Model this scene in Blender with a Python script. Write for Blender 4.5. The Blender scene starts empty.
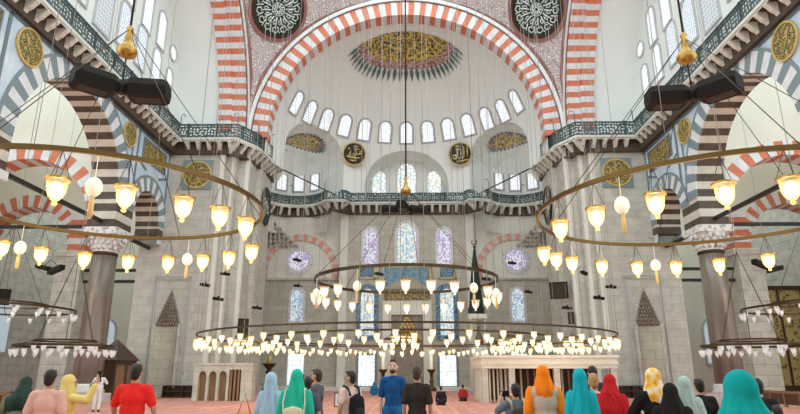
import bpy, math, random
from math import sin, cos, pi, sqrt, atan2, radians as RD
from mathutils import Vector as V, Matrix
random.seed(7)
scn = bpy.context.scene
COL = scn.collection
# ------------------------------------------------------------------ camera
CAMP = V((0.2, 0, 1.6)); PITCH = RD(15.9); YAW = RD(0.9); FPX = 580.0
cd = bpy.data.cameras.new('camera'); cam = bpy.data.objects.new('camera', cd); COL.objects.link(cam)
cam.location = CAMP; cam.rotation_euler = (pi/2 + PITCH, 0, YAW)
cd.sensor_width = 36; cd.lens = FPX/800*36; cd.clip_end = 500; cd.clip_start = .05
scn.camera = cam
FW = V((-sin(YAW)*cos(PITCH), cos(YAW)*cos(PITCH), sin(PITCH))); RT = V((cos(YAW), sin(YAW), 0)); UP = RT.cross(FW)
def ray(x, y): return (FW*FPX + RT*(x-400) + UP*(207-y)).normalized()
def at(x, y, Y):                       # point of the photo's (x, y) that lies at depth Y in the hall
    d = ray(x, y); return CAMP + d*((Y-CAMP.y)/d.y)
def atx(x, y, X):
    d = ray(x, y); return CAMP + d*((X-CAMP.x)/d.x)
# ------------------------------------------------------------------ materials
MATS = {}
def newmat(name):
    m = bpy.data.materials.new(name); m.use_nodes = True; MATS[name] = m
    nt = m.node_tree; b = nt.nodes['Principled BSDF']
    return m, nt, b
def mat(name, c, rough=.6, metal=0, emit=None, es=0, spec=.4):
    m, nt, b = newmat(name)
    b.inputs['Base Color'].default_value = (*c, 1); b.inputs['Roughness'].default_value = rough
    b.inputs['Metallic'].default_value = metal; b.inputs['Specular IOR Level'].default_value = spec
    if emit: b.inputs['Emission Color'].default_value = (*emit, 1); b.inputs['Emission Strength'].default_value = es
    return m
def nd(nt, t, **kw):
    n = nt.nodes.new(t)
    for k, v in kw.items():
        if k.startswith('_'): setattr(n, k[1:], v)
        else: n.inputs[k.replace('__', ' ')].default_value = v
    return n
def ramp(nt, src, stops, const=False):
    r = nt.nodes.new('ShaderNodeValToRGB'); e = r.color_ramp.elements
    if const: r.color_ramp.interpolation = 'CONSTANT'
    while len(e) < len(stops): e.new(.5)
    for el, (p, c) in zip(e, stops): el.position = p; el.color = (*c, 1)
    nt.links.new(src, r.inputs[0]); return r
def uvw(nt, plane='xyz'):
    tc = nt.nodes.new('ShaderNodeTexCoord')
    if plane == 'uv': return tc.outputs['UV']
    if plane == 'xyz': return tc.outputs['Object']
    sp = nt.nodes.new('ShaderNodeSeparateXYZ'); nt.links.new(tc.outputs['Object'], sp.inputs[0])
    ad = nd(nt, 'ShaderNodeMath', _operation='ADD'); nt.links.new(sp.outputs[0], ad.inputs[0]); nt.links.new(sp.outputs[1], ad.inputs[1])
    cb = nt.nodes.new('ShaderNodeCombineXYZ'); nt.links.new(ad.outputs[0], cb.inputs[0]); nt.links.new(sp.outputs[2], cb.inputs[1])
    return cb.outputs[0]
def ashlar(name, c1, c2, mortar, bw=1.3, bh=.55, ms=.014, rough=.5, nscale=1.5, namt=.25):
    m, nt, b = newmat(name); co = uvw(nt, 'wall')
    br = nd(nt, 'ShaderNodeTexBrick', Scale=1.0, Color1=(*c1, 1), Color2=(*c2, 1), Mortar=(*mortar, 1))
    br.inputs['Mortar Size'].default_value = ms; br.inputs['Brick Width'].default_value = bw; br.inputs['Row Height'].default_value = bh
    nt.links.new(co, br.inputs['Vector'])
    no = nd(nt, 'ShaderNodeTexNoise', Scale=nscale, Detail=6.0); nt.links.new(co, no.inputs['Vector'])
    r = ramp(nt, no.outputs[0], [(.3, (1-namt,)*3), (.7, (1, 1, 1))])
    mx = nd(nt, 'ShaderNodeMix', _data_type='RGBA', _blend_type='MULTIPLY'); mx.inputs[0].default_value = 1
    nt.links.new(br.outputs[0], mx.inputs[6]); nt.links.new(r.outputs[0], mx.inputs[7])
    nt.links.new(mx.outputs[2], b.inputs['Base Color']); b.inputs['Roughness'].default_value = rough
    return m
def noisy(name, stops, scale=2.0, detail=6.0, rough=.5, metal=0, dist=0.0, stretch=None):
    m, nt, b = newmat(name); co = uvw(nt)
    if stretch:
        mp = nt.nodes.new('ShaderNodeMapping'); mp.inputs['Scale'].default_value = stretch
        nt.links.new(co, mp.inputs[0]); co = mp.outputs[0]
    no = nd(nt, 'ShaderNodeTexNoise', Scale=scale, Detail=detail, Distortion=dist); nt.links.new(co, no.inputs['Vector'])
    r = ramp(nt, no.outputs[0], stops); nt.links.new(r.outputs[0], b.inputs['Base Color'])
    b.inputs['Roughness'].default_value = rough; b.inputs['Metallic'].default_value = metal
    return m
def cells(name, scale, stops, rough=.5, metal=0, emit=0, feature='F1', rnd=1.0, colour=False, lead=None, uv=False):
    uv = uv or bool(emit); m, nt, b = newmat(name); co = uvw(nt, 'uv' if uv else 'xyz'); dim = '2D' if uv else '3D'
    vo = nd(nt, 'ShaderNodeTexVoronoi', Scale=scale, Randomness=rnd, _feature=feature, _voronoi_dimensions=dim); nt.links.new(co, vo.inputs['Vector'])
    if colour:
        sp = nt.nodes.new('ShaderNodeSeparateColor'); nt.links.new(vo.outputs['Color'], sp.inputs[0])
        r = ramp(nt, sp.outputs[0], stops, True)
    else: r = ramp(nt, vo.outputs['Distance'], stops)
    out = r.outputs[0]
    if lead:
        v2 = nd(nt, 'ShaderNodeTexVoronoi', Scale=scale, Randomness=rnd, _feature='DISTANCE_TO_EDGE', _voronoi_dimensions=dim); nt.links.new(co, v2.inputs['Vector'])
        r2 = ramp(nt, v2.outputs['Distance'], [(lead, (0, 0, 0)), (lead+.03, (1, 1, 1))])
        mx = nd(nt, 'ShaderNodeMix', _data_type='RGBA'); nt.links.new(r2.outputs[0], mx.inputs[0])
        mx.inputs[6].default_value = (.25, .27, .3, 1); nt.links.new(out, mx.inputs[7]); out = mx.outputs[2]
    nt.links.new(out, b.inputs['Base Color']); b.inputs['Roughness'].default_value = rough; b.inputs['Metallic'].default_value = metal
    if emit:
        nt.links.new(out, b.inputs['Emission Color']); b.inputs['Emission Strength'].default_value = emit
        for l in list(b.inputs['Base Color'].links): nt.links.remove(l)
        b.inputs['Base Color'].default_value = (.12, .13, .14, 1)
    return m
ashlar('pier_stone', (.62, .61, .555), (.56, .55, .495), (.41, .40, .355), namt=.22)
ashlar('qibla_stone', (.56, .54, .46), (.50, .475, .40), (.34, .32, .27), bw=1.5, bh=.6, namt=.2)
ashlar('aisle_stone', (.72, .72, .66), (.64, .635, .57), (.36, .35, .30), bw=1.6, bh=.7, namt=.28)
noisy('pale_stone', [(.3, (.66, .65, .58)), (.7, (.76, .755, .69))], .8, rough=.5)
noisy('plaster', [(.3, (.765, .82, .81)), (.7, (.81, .86, .85))], .5, rough=.8)
noisy('warm_plaster', [(.3, (.72, .71, .60)), (.7, (.80, .79, .70))], .5, rough=.8)
noisy('blue_marble', [(.3, (.42, .57, .72)), (.55, (.58, .71, .83)), (.75, (.74, .82, .88))], .9, 8, .35, dist=1.2, stretch=(1, 1, .5))
mat('slate', (.15, .21, .24), .5); mat('slate_voussoir', (.21, .28, .31), .5); mat('faded_gold', (.42, .37, .24), .6)
noisy('white_voussoir', [(.3, (.66, .70, .74)), (.7, (.78, .81, .84))], 3, rough=.6)
noisy('orange_voussoir', [(.3, (.60, .17, .085)), (.7, (.68, .225, .125))], 3, rough=.6)
noisy('pink_voussoir', [(.3, (.66, .26, .22)), (.7, (.74, .36, .31))], 3, rough=.6)
noisy('brown_voussoir', [(.3, (.055, .037, .026)), (.7, (.105, .075, .055))], 2, rough=.55)
noisy('cream_voussoir', [(.3, (.54, .52, .45)), (.7, (.66, .635, .57))], 2, rough=.55)
mat('white_trim', (.78, .80, .80), .6); mat('dark_line', (.17, .10, .10), .6); mat('maroon', (.28, .13, .12), .6)
mat('iron', (.035, .032, .03), .5, .6); mat('black', (.008, .007, .006), .65, spec=.2); mat('wire', (.36, .37, .36), .6)
mat('brass', (.15, .092, .033), .45, 1); mat('bronze', (.075, .05, .03), .45, .8); mat('gold', (.50, .31, .08), .35, .9)
mat('gold_paint', (.66, .50, .18), .5, .3); mat('disc_green', (.012, .03, .028), .5); mat('disc_dark', (.03, .022, .014), .5)
mat('calligraphy_white', (.72, .80, .76), .5); mat('calligraphy_gold', (.80, .66, .30), .45, .4)
cells('gold_scroll', 2.6, [(.0, (.72, .56, .16)), (.30, (.60, .45, .12)), (.38, (.05, .07, .035)), (.52, (.05, .07, .035)), (.6, (.66, .50, .14)), (.8, (.6, .45, .12))], .5, 0)
cells('gold_script', 5.5, [(.0, (.55, .42, .12)), (.15, (.45, .34, .09)), (.24, (.04, .04, .02)), (.46, (.05, .05, .02)), (.54, (.48, .36, .10))], .5, 0, uv=True)
cells('arabesque', 3.9, [(.0, (.14, .04, .06)), (.2, (.20, .09, .10)), (.28, (.74, .72, .70)), (.42, (.76, .75, .73)), (.52, (.24, .13, .15)), (.66, (.52, .47, .47))], .7)
cells('border_band', 4.5, [(.0, (.30, .13, .11)), (.3, (.40, .24, .21)), (.45, (.66, .56, .52)), (.6, (.24, .11, .11))], .7)
mat('leaf_green', (.10, .16, .16), .6)
cells('lattice_pane', 4.6, [(.0, (.90, .95, 1)), (.30, (.80, .87, .93)), (.44, (.44, .50, .55)), (.6, (.34, .40, .46))], .5, 0, 1.08, rnd=.15)
cells('clear_lattice', 4.6, [(.0, (1, 1, 1)), (.34, (.95, .98, 1)), (.50, (.58, .63, .66)), (.7, (.45, .50, .54))], .5, 0, 1.08, rnd=.15)
cells('grid_pane', 3.6, [(.0, (.42, .55, .62)), (.30, (.40, .52, .60)), (.40, (.80, .82, .82)), (.7, (.82, .83, .83))], .5, 0, .75, rnd=.0)
cells('leaded_pane', 2.6, [(.0, (.92, .97, .95)), (.35, (.75, .90, .88)), (.5, (.98, .98, .90)), (.66, (.62, .80, .82)), (.8, (.95, .96, .96)), (.93, (.88, .84, .60))], .5, 0, 1.05, colour=True, lead=.045)
def stained(name, cols, e): return cells(name, 6.0, [(i/len(cols), c) for i, c in enumerate(cols)], .4, 0, e, colour=True, lead=.05)
stained('violet_glass', [(.90, .90, .93), (.45, .22, .70), (.85, .84, .92), (.38, .30, .72), (.90, .88, .92), (.60, .36, .70), (.82, .88, .92)], .85)
cells('tile_border', 5.0, [(0, (.12, .18, .34)), (.22, (.22, .27, .42)), (.34, (.80, .80, .82)), (.6, (.66, .66, .70))], .6)
stained('blue_glass', [(.90, .93, .95), (.25, .45, .78), (.88, .9, .92), (.40, .62, .82), (.85, .85, .70), (.20, .32, .66), (.6, .8, .85)], .85)
stained('mixed_glass', [(.92, .95, .95), (.36, .60, .66), (.93, .93, .90), (.5, .72, .8), (.88, .80, .55), (.30, .45, .62), (.8, .9, .86)], .95)
mat('aisle_pane', (.2, .22, .25), .4, emit=(.62, .74, .82), es=.55)
cells('day_pane', 2.6, [(0, (1, 1, 1)), (.35, (.93, .97, .97)), (.55, (.66, .74, .74)), (.8, (.5, .58, .58))], .5, 0, 1.12, rnd=.4)
mat('frame_grey', (.50, .52, .53), .7); mat('frame_dots', (.42, .42, .45), .7); mat('frame_dark', (.22, .24, .26), .6)
cells('blue_tile', 3.0, [(0, (.03, .10, .22)), (.25, (.05, .20, .34)), (.4, (.04, .09, .18)), (.55, (.22, .36, .44)), (.7, (.03, .08, .18))], .3)
cells('teal_tile', 4.0, [(0, (.08, .20, .30)), (.3, (.13, .30, .40)), (.5, (.20, .34, .42)), (.7, (.08, .20, .32))], .3)
noisy('column_marble', [(.3, (.12, .09, .07)), (.5, (.18, .145, .12)), (.7, (.26, .23, .21))], 1.6, 8, .22, dist=.6, stretch=(1, 1, .15))
noisy('capital_marble', [(.3, (.55, .55, .54)), (.7, (.72, .73, .73))], 3, rough=.5)
cells('capital_carving', 3.2, [(0, (.30, .32, .34)), (.3, (.45, .47, .48)), (.45, (.74, .75, .75)), (.7, (.70, .71, .71))], .5)
noisy('dark_wood', [(.3, (.045, .024, .015)), (.7, (.10, .055, .035))], 3, rough=.45, stretch=(1, 1, .2))
noisy('brown_wood', [(.3, (.20, .115, .06)), (.7, (.30, .18, .10))], 3, rough=.5, stretch=(1, 1, .2))
noisy('niche_brown', [(.3, (.20, .16, .12)), (.7, (.32, .27, .22))], 2, rough=.6)
cells('muqarnas_stone', 2.5, [(0, (.22, .20, .17)), (.3, (.34, .31, .27)), (.5, (.56, .53, .48)), (.7, (.50, .47, .43))], .6)
cells('bronze_grille', 4.0, [(0, (.03, .025, .015)), (.2, (.05, .04, .02)), (.32, (.30, .24, .09)), (.6, (.42, .34, .14))], .4, .5)
# railing: pierced metalwork, the holes are real openings
def pierced(name, scale, c, hole):
    m, nt, b = newmat(name); co = uvw(nt, 'uv')
    vo = nd(nt, 'ShaderNodeTexVoronoi', Scale=scale, Randomness=.45, _feature='F1', _voronoi_dimensions='2D'); nt.links.new(co, vo.inputs['Vector'])
    r = ramp(nt, vo.outputs['Distance'], [(hole, (0, 0, 0)), (hole+.05, (1, 1, 1))])
    nt.links.new(r.outputs[0], b.inputs['Alpha']); b.inputs['Base Color'].default_value = (*c, 1); b.inputs['Roughness'].default_value = .5
    return m
pierced('rail_lattice', 4.6, (.06, .11, .115), .36)
mat('rail_iron', (.05, .085, .09), .5)
# carpet
m, nt, b = newmat('carpet'); co = uvw(nt)
wv = nd(nt, 'ShaderNodeTexBrick', Scale=1.0, Color1=(.56, .235, .19, 1), Color2=(.62, .30, .245, 1), Mortar=(.70, .48, .40, 1))
wv.offset = 0; wv.inputs['Mortar Size'].default_value = .025; wv.inputs['Brick Width'].default_value = .72; wv.inputs['Row Height'].default_value = 1.25
nt.links.new(co, wv.inputs['Vector'])
vo = nd(nt, 'ShaderNodeTexVoronoi', Scale=2.4); nt.links.new(co, vo.inputs['Vector'])
r = ramp(nt, vo.outputs['Distance'], [(.0, (.90, .80, .66)), (.2, (.75, .40, .34)), (.35, (1, 1, 1))])
mx = nd(nt, 'ShaderNodeMix', _data_type='RGBA', _blend_type='MULTIPLY'); mx.inputs[0].default_value = .7
nt.links.new(wv.outputs[0], mx.inputs[6]); nt.links.new(r.outputs[0], mx.inputs[7]); nt.links.new(mx.outputs[2], b.inputs['Base Color'])
b.inputs['Roughness'].default_value = .95
# lamp glass: thin, partly see-through glass; its glow is put in as emission
def lampglass(name, c, alpha, e):
    m, nt, b = newmat(name); b.inputs['Base Color'].default_value = (*c, 1); b.inputs['Roughness'].default_value = .25
    b.inputs['Alpha'].default_value = alpha; b.inputs['Emission Color'].default_value = (*c, 1); b.inputs['Emission Strength'].default_value = e
    return m
lampglass('lit_glass', (1.0, .74, .30), .45, .7)
lampglass('cream_glass', (1.0, .90, .62), .6, .55)
lampglass('white_glass', (.95, .93, .84), .8, .25)
lampglass('clear_glass', (.86, .89, .90), .7, .12)  # for cups without a bulb; faint glow put into the glass
cells('flower_scarf', 9.0, [(0, (.75, .16, .02)), (.2, (.85, .42, .04)), (.4, (.90, .60, .10)), (.6, (.85, .78, .62))], .8)
mat('corbel_shade', (.075, .055, .04), .7)  # dark brown standing in for shade under the slab and between corbels
mat('bulb', (1, .9, .7), .5, emit=(1, .86, .56), es=14)
mat('bulb_soft', (1, .9, .7), .5, emit=(1, .88, .62), es=4)
mat('bulb_small', (1, .9, .7), .5, emit=(1, .80, .42), es=3.2)
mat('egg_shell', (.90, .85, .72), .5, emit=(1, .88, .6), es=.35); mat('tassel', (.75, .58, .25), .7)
# ------------------------------------------------------------------ mesh builder
class MB:
    def __init__(s): s.v = []; s.f = []; s.m = []; s.sm = []
    def add(s, vs, fs, mi=0, smooth=False):
        o = len(s.v); s.v += [tuple(p) for p in vs]
        for k, f in enumerate(fs):
            s.f.append([i+o for i in f]); s.m.append(mi[k] if isinstance(mi, list) else mi); s.sm.append(smooth)
        return s
    def box(s, x0, x1, y0, y1, z0, z1, mi=0):
        v = [(x, y, z) for z in (z0, z1) for y in (y0, y1) for x in (x0, x1)]
        return s.add(v, [(0, 2, 3, 1), (4, 5, 7, 6), (0, 1, 5, 4), (2, 6, 7, 3), (0, 4, 6, 2), (1, 3, 7, 5)], mi)
    def obox(s, c, ax, ay, az, mi=0):           # oriented box: centre and three half-axes
        c, ax, ay, az = V(c), V(ax), V(ay), V(az)
        v = [c + ax*i + ay*j + az*k for k in (-1, 1) for j in (-1, 1) for i in (-1, 1)]
        return s.add(v, [(0, 2, 3, 1), (4, 5, 7, 6), (0, 1, 5, 4), (2, 6, 7, 3), (0, 4, 6, 2), (1, 3, 7, 5)], mi)
    def prism(s, poly, z0, z1, mi=0, cap=True):  # poly in xy
        n = len(poly); v = [(x, y, z0) for x, y in poly] + [(x, y, z1) for x, y in poly]
        f = [(i, (i+1) % n, n+(i+1) % n, n+i) for i in range(n)]
        if cap: f += [tuple(range(n))[::-1], tuple(range(n, 2*n))]
        return s.add(v, f, mi)
    def slab(s, pts, d, mi=0, mside=None):       # planar polygon given in 3D, thickened along d
        n = len(pts); d = V(d); v = [V(p) for p in pts] + [V(p)+d for p in pts]
        f = [tuple(range(n))[::-1], tuple(range(n, 2*n))] + [(i, (i+1) % n, n+(i+1) % n, n+i) for i in range(n)]
        return s.add(v, f, [mi, mi]+[mi if mside is None else mside]*n)
    def tube(s, pts, r, n=6, closed=False, mi=0, smooth=True):
        pts = [V(p) for p in pts]; N = len(pts); vs = []; fs = []
        rr = r if isinstance(r, (list, tuple)) else [r]*N
        for i, p in enumerate(pts):
            if closed: t = pts[(i+1) % N]-pts[i-1]
            else: t = pts[min(i+1, N-1)]-pts[max(i-1, 0)]
            t.normalize(); a = V((0, 0, 1)) if abs(t.z) < .9 else V((1, 0, 0))
            u = t.cross(a).normalized(); w = u.cross(t)
            for k in range(n): vs.append(p + (u*cos(2*pi*k/n)+w*sin(2*pi*k/n))*rr[i])
        for i in range(N if closed else N-1):
            j = (i+1) % N
            for k in range(n): fs.append((i*n+k, i*n+(k+1) % n, j*n+(k+1) % n, j*n+k))
        if not closed: fs += [tuple(range(n))[::-1], tuple(range((N-1)*n, N*n))]
        return s.add(vs, fs, mi, smooth)
    def lathe(s, prof, n=16, c=(0, 0, 0), mi=0, smooth=True, cap=True):   # prof: (r, z)
        c = V(c); vs = [c+V((r*cos(2*pi*k/n), r*sin(2*pi*k/n), z)) for r, z in prof for k in range(n)]
        fs = [(i*n+k, i*n+(k+1) % n, (i+1)*n+(k+1) % n, (i+1)*n+k) for i in range(len(prof)-1) for k in range(n)]
        if cap: fs += [tuple(range(n))[::-1], tuple(range((len(prof)-1)*n, len(prof)*n))]
        return s.add(vs, fs, mi, smooth)
    def ball(s, c, r, n=12, m=8, mi=0, rot=None):
        if not isinstance(r, (tuple, list)): r = (r, r, r)
        c = V(c); vs = []
        for i in range(m+1):
            t = pi*i/m
            for k in range(n):
                p = V((r[0]*max(sin(t), .02)*cos(2*pi*k/n), r[1]*max(sin(t), .02)*sin(2*pi*k/n), r[2]*cos(t)))
                vs.append(c + (rot @ p if rot else p))
        fs = [(i*n+k, (i+1)*n+k, (i+1)*n+(k+1) % n, i*n+(k+1) % n) for i in range(m) for k in range(n)]
        fs += [tuple(range(n)), tuple(range(m*n, m*n+n))[::-1]]
        return s.add(vs, fs, mi, True)
    def grid(s, rows, mi=0, smooth=True):        # rows of points
        n = len(rows[0]); vs = [p for r in rows for p in r]
        return s.add(vs, [(i*n+k, i*n+k+1, (i+1)*n+k+1, (i+1)*n+k) for i in range(len(rows)-1) for k in range(n-1)], mi, smooth)
    def mesh(s, name, mats):
        me = bpy.data.meshes.new(name); me.from_pydata(s.v, [], s.f)
        for q in (mats if isinstance(mats, (list, tuple)) else [mats]): me.materials.append(MATS[q] if isinstance(q, str) else q)
        me.polygons.foreach_set('material_index', s.m); me.polygons.foreach_set('use_smooth', s.sm); me.update()
        return me
    def build(s, name, mats, parent=None, loc=None, rot=None):
        return link(name, s.mesh(name, mats), parent, loc, rot)
def link(name, data, parent=None, loc=None, rot=None):
    o = bpy.data.objects.new(name, data); COL.objects.link(o)
    if parent: o.parent = parent
    if loc is not None: o.location = loc
    if rot is not None: o.rotation_euler = rot
    return o
def tag(o, label=None, cat=None, group=None, kind=None):
    if label: o['label'] = label
    if cat: o['category'] = cat
    if group: o['group'] = group
    if kind: o['kind'] = kind
    return o
def empty(name, loc=(0, 0, 0), rz=0): return link(name, None, None, loc, (0, 0, rz))
def struct(o): o['kind'] = 'structure'; return o
CNT = {}
def num(k): CNT[k] = CNT.get(k, 0)+1; return '%s_%d' % (k, CNT[k])
def copy_tree(o, parent=None):
    c = o.copy(); COL.objects.link(c); c.parent = parent
    for ch in list(o.children): copy_tree(ch, c)
    return c
def set_uv(o, fn):
    me = o.data; uv = me.uv_layers.new(name='UVMap'); vv = [fn(v.co, v.index) for v in me.vertices]
    for l in me.loops: uv.data[l.index].uv = vv[l.vertex_index]
    return o
def pmap(P, u, w, a, b): return V(P)+V(u)*a+V(w)*b
# arch ring of alternating voussoirs: centre c, u = horizontal in-plane direction, d = depth vector
def arch_ring(mb, c, u, d, r0, r1, n, fm, sm_, a0=0, a1=pi, sub=3, em=None):
    c, u, d = V(c), V(u), V(d); z = V((0, 0, 1))
    P = lambda r, a: c + u*(r*cos(a)) + z*(r*sin(a))
    for i in range(n):
        for k in range(sub):
            t0 = a0+(a1-a0)*(i+k/sub)/n; t1 = a0+(a1-a0)*(i+(k+1)/sub)/n
            q = [P(r0, t0), P(r0, t1), P(r1, t1), P(r1, t0)]
            mb.add(q+[p+d for p in q], [(0, 1, 2, 3), (4, 7, 6, 5), (0, 4, 5, 1), (3, 2, 6, 7)],
                   [fm[i % 2], fm[i % 2], sm_[i % 2], fm[i % 2] if em is None else em])
# ------------------------------------------------------------------ visitors
PENDING = []
def rotx(p, c, a): p = V(p)-V(c); return V((p.x, p.y*cos(a)-p.z*sin(a), p.y*sin(a)+p.z*cos(a)))+V(c)
def rotz(p, c, a): p = V(p)-V(c); return V((p.x*cos(a)-p.y*sin(a), p.x*sin(a)+p.y*cos(a), p.z))+V(c)
class Flesh(MB):
    def cap(s, a, b_, ra, rb, n=12):             # tapered limb with rounded ends
        a, b_ = V(a), V(b_); t = b_-a; L = t.length; t = t/L if L > 1e-6 else V((0, 0, 1))
        h = V((0, 0, 1)) if abs(t.z) < .9 else V((1, 0, 0)); u = t.cross(h).normalized(); w = u.cross(t)
        st = [(a-t*ra*cos(q), ra*max(sin(q), .05)) for q in (0, .5, 1.05)] + [(a, ra), (a+(b_-a)*.5, (ra+rb)/2), (b_, rb)] + [(b_+t*rb*sin(q), rb*max(cos(q), .05)) for q in (.5, 1.05, 1.57)]
        vs = [c+(u*cos(2*pi*k/n)+w*sin(2*pi*k/n))*r for c, r in st for k in range(n)]
        fs = [(i*n+k, i*n+(k+1) % n, (i+1)*n+(k+1) % n, (i+1)*n+k) for i in range(len(st)-1) for k in range(n)]
        return s.add(vs, fs+[tuple(range(n))[::-1], tuple(range((len(st)-1)*n, len(st)*n))], 0, True)
    def blob(s, c, r, T=None):
        c0 = V(c); o = len(s.v); s.ball(c, r, 14, 10)
        if T: s.v[o:] = [tuple(T(V(p))) for p in s.v[o:]]
        return s
def grow_skin(fl, name, m_, parent, vox, sm=3):
    o = fl.build(name, m_, parent); r = o.modifiers.new('r', 'REMESH'); r.mode = 'VOXEL'; r.voxel_size = vox; r.use_smooth_shade = True
    q = o.modifiers.new('s', 'SMOOTH'); q.factor = .5; q.iterations = sm; PENDING.append(o); return o
def cloth(c, nm=None):
    k = nm or 'cloth_%02x%02x%02x' % tuple(int(255*x) for x in c)
    if k not in MATS: mat(k, c, .85, spec=.15)
    return k
SKIN = {'light': mat('skin_light', (.62, .40, .29), .5), 'tan': mat('skin_tan', (.50, .30, .20), .5)}
mat('hair_black', (.015, .012, .010), .5); mat('hair_brown', (.05, .03, .02), .5); mat('eye_dark', (.02, .015, .01), .2); mat('lip', (.45, .18, .15), .5)
EYE = MB().ball((0, 0, 0), .012, 8, 6).mesh('eye', 'eye_dark'); LIP = MB().ball((0, 0, 0), (.026, .008, .008), 8, 6).mesh('mouth', 'lip')
def person(loc, rz, H, label, skin='light', top=(.1, .1, .1), sleeve=.55, bottom=(.05, .05, .07), robe=None, hair='hair_black', long_hair=False, scarf=None, drape=1.0, beard=None,
           lean=0.0, nod=0.0, turn=0.0, la=None, ra=None, build=1.0, sit=False, vest=None, seatdrop=0.0, shoes=True, hood=False):
    k = H/1.75
    root = tag(empty('person', loc, rz), label, 'person'); root.scale = (k,)*3
    hip = (0, 0, .95); nk = (0, 0, 1.49)
    T = lambda p: rotx(p, hip, -lean) if V(p).z > .95 else V(p)
    def TH(p):
        p = rotz(p, nk, turn); p = rotx(p, nk, -nod); return rotx(p, hip, -lean)
    SD = V((0, 0, -.46)) if sit else V((0, 0, 0))          # a seated figure sits on the carpet, legs folded
    bq = min(build, 1.0); la = la or ((-.245*bq, -.03, 1.15), (-.255*bq, .05, .90)); ra = ra or ((.245*bq, -.03, 1.15), (.255*bq, .05, .90))
    sh = [V((-.18*build, 0, 1.405)), V((.18*build, 0, 1.405))]
    arms = []
    for s_, (e, w_) in zip(sh, (la, ra)): arms.append((T(s_), T(e), T(w_)))
    if sit:
        legs = [((x*.09, 0, .93), (x*.34, .42, .62), (-x*.08, .46, .55)) for x in (-1, 1)]
    else: legs = [((x*.09, 0, .93), (x*.10, .02, .50), (x*.105, -.02, .09)) for x in (-1, 1)]
    b = Flesh()
    b.blob((0, 0, .97), (.165*build, .115*build, .13)).blob((0, .005, 1.12), (.145*build, .10*build, .16), T).blob((0, 0, 1.29), (.165*build, .11*build, .17), T)
    b.cap(T((-.15*build, 0, 1.41)), T((.15*build, 0, 1.41)), .058, .058); b.cap(T((0, -.005, 1.40)), TH((0, .012, 1.57)), .062, .056)
    b.blob((0, 0, 1.645), (.076, .096, .112), TH).blob((0, .035, 1.575), (.056, .062, .062), TH).blob((0, .055, 1.545), (.030, .030, .022), TH)
    b.cap(TH((0, .092, 1.65)), TH((0, .112, 1.612)), .010, .016).blob((0, .085, 1.672), (.05, .016, .012), TH)
    for x in (-1, 1): b.blob((x*.078, -.002, 1.63), (.013, .022, .034), TH)
    for (s_, e, w_), x in zip(arms, (-1, 1)):
        b.cap(s_, e, .052, .041); b.cap(e, w_, .042, .028)
        d = (w_-e).normalized(); side = d.cross(V((1, 0, 0)) if abs(d.x) < .8 else V((0, 1, 0))).normalized(); pn = side.cross(d).normalized()
        if pn.x*x > 0: pn = -pn                            # palm faces inwards
        th = side if side.y > 0 else -side
        for q in (-.5, .5): b.cap(w_+d*.01+side*q*.03, w_+d*.085+side*q*.045, .019, .019)
        for j, (q, L) in enumerate(((-1.5, .062), (-.5, .078), (.5, .084), (1.5, .072))):
            p0 = w_+d*.088+side*q*.0215; p1 = p0+d*L*.55+pn*.012; p2 = p1+d*L*.4+pn*.026
            b.cap(p0, p1, .0105, .0100, 8); b.cap(p1, p2, .0100, .0090, 8)
        t0 = w_+d*.025+th*.028; t1 = t0+d*.032+th*.030+pn*.012; t2 = t1+d*.034+th*.006+pn*.012
        b.cap(t0, t1, .013, .0115, 8); b.cap(t1, t2, .0115, .010, 8)
    for h_, kn, an in legs:
        b.cap(h_, kn, .085, .055); b.cap(kn, an, .056, .037); b.cap(V(an)+V((0, -.03, -.035)), V(an)+V((0, .15, -.055)), .042, .034)
    if sit: b.v = [(x, y, z-.78) for x, y, z in b.v]
    grow_skin(b, 'body', SKIN[skin], root, .0115)
    off = V((0, 0, -.78)) if sit else V((0, 0, 0))
    def fin(fl, nm, m_, vox=.016, sm=3):
        if sit: fl.v = [(x, y, z-.78) for x, y, z in fl.v]
        return grow_skin(fl, nm, m_, root, vox, sm)
    for x in (-.031, .031): link('eye', EYE, root, TH((x, .089, 1.645))+off)
    link('mouth', LIP, root, TH((0, .096, 1.573))+off)
    g = .017
    t = Flesh(); t.blob((0, 0, 1.0), (.165*build+g, .115*build+g, .15)).blob((0, .005, 1.12), (.15*build+g, .105*build+g, .18), T).blob((0, 0, 1.28), (.168*build+g, .113*build+g, .17), T)
    t.cap(T((-.155*build, 0, 1.405)), T((.155*build, 0, 1.405)), .062+g*.6, .062+g*.6).cap(T((0, -.01, 1.39)), T((0, 0, 1.455)), .085, .07)
    for s_, e, w_ in arms:
        if sleeve > 0:
            f = min(1, sleeve); t.cap(s_, s_+(e-s_)*f, .056+g, .048+g)
            if sleeve > 1: t.cap(e, e+(w_-e)*(sleeve-1), .044+g, .036+g)
    fin(t, 'robe_top' if robe else 'shirt', cloth(top))
    if vest:
        v_ = Flesh(); v_.blob((0, 0, 1.02), (.165*build+.034, .115*build+.034, .2)).blob((0, 0, 1.26), (.165*build+.03, .113*build+.034, .2), T).cap(T((-.13*build, 0, 1.38)), T((.13*build, 0, 1.38)), .10, .10); fin(v_, 'vest', cloth(vest))
    if robe:
        r = Flesh()
        if sit: r.blob((0, .2, .70), (.42, .38, .14)).blob((0, 0, .9), (.22, .18, .2))
        else: r.cap((0, 0, 1.0), (0, 0, .28), .175*build, .245)
        fin(r, 'robe', cloth(robe), .02)
    else:
        r = Flesh(); r.blob((0, 0, .965), (.165*build+.02, .115*build+.02, .125))
        for h_, kn, an in legs: r.cap(h_, kn, .10, .074); r.cap(kn, V(an)+(V(kn)-V(an))*.06, .074, .062)
        fin(r, 'trousers', cloth(bottom))
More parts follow.
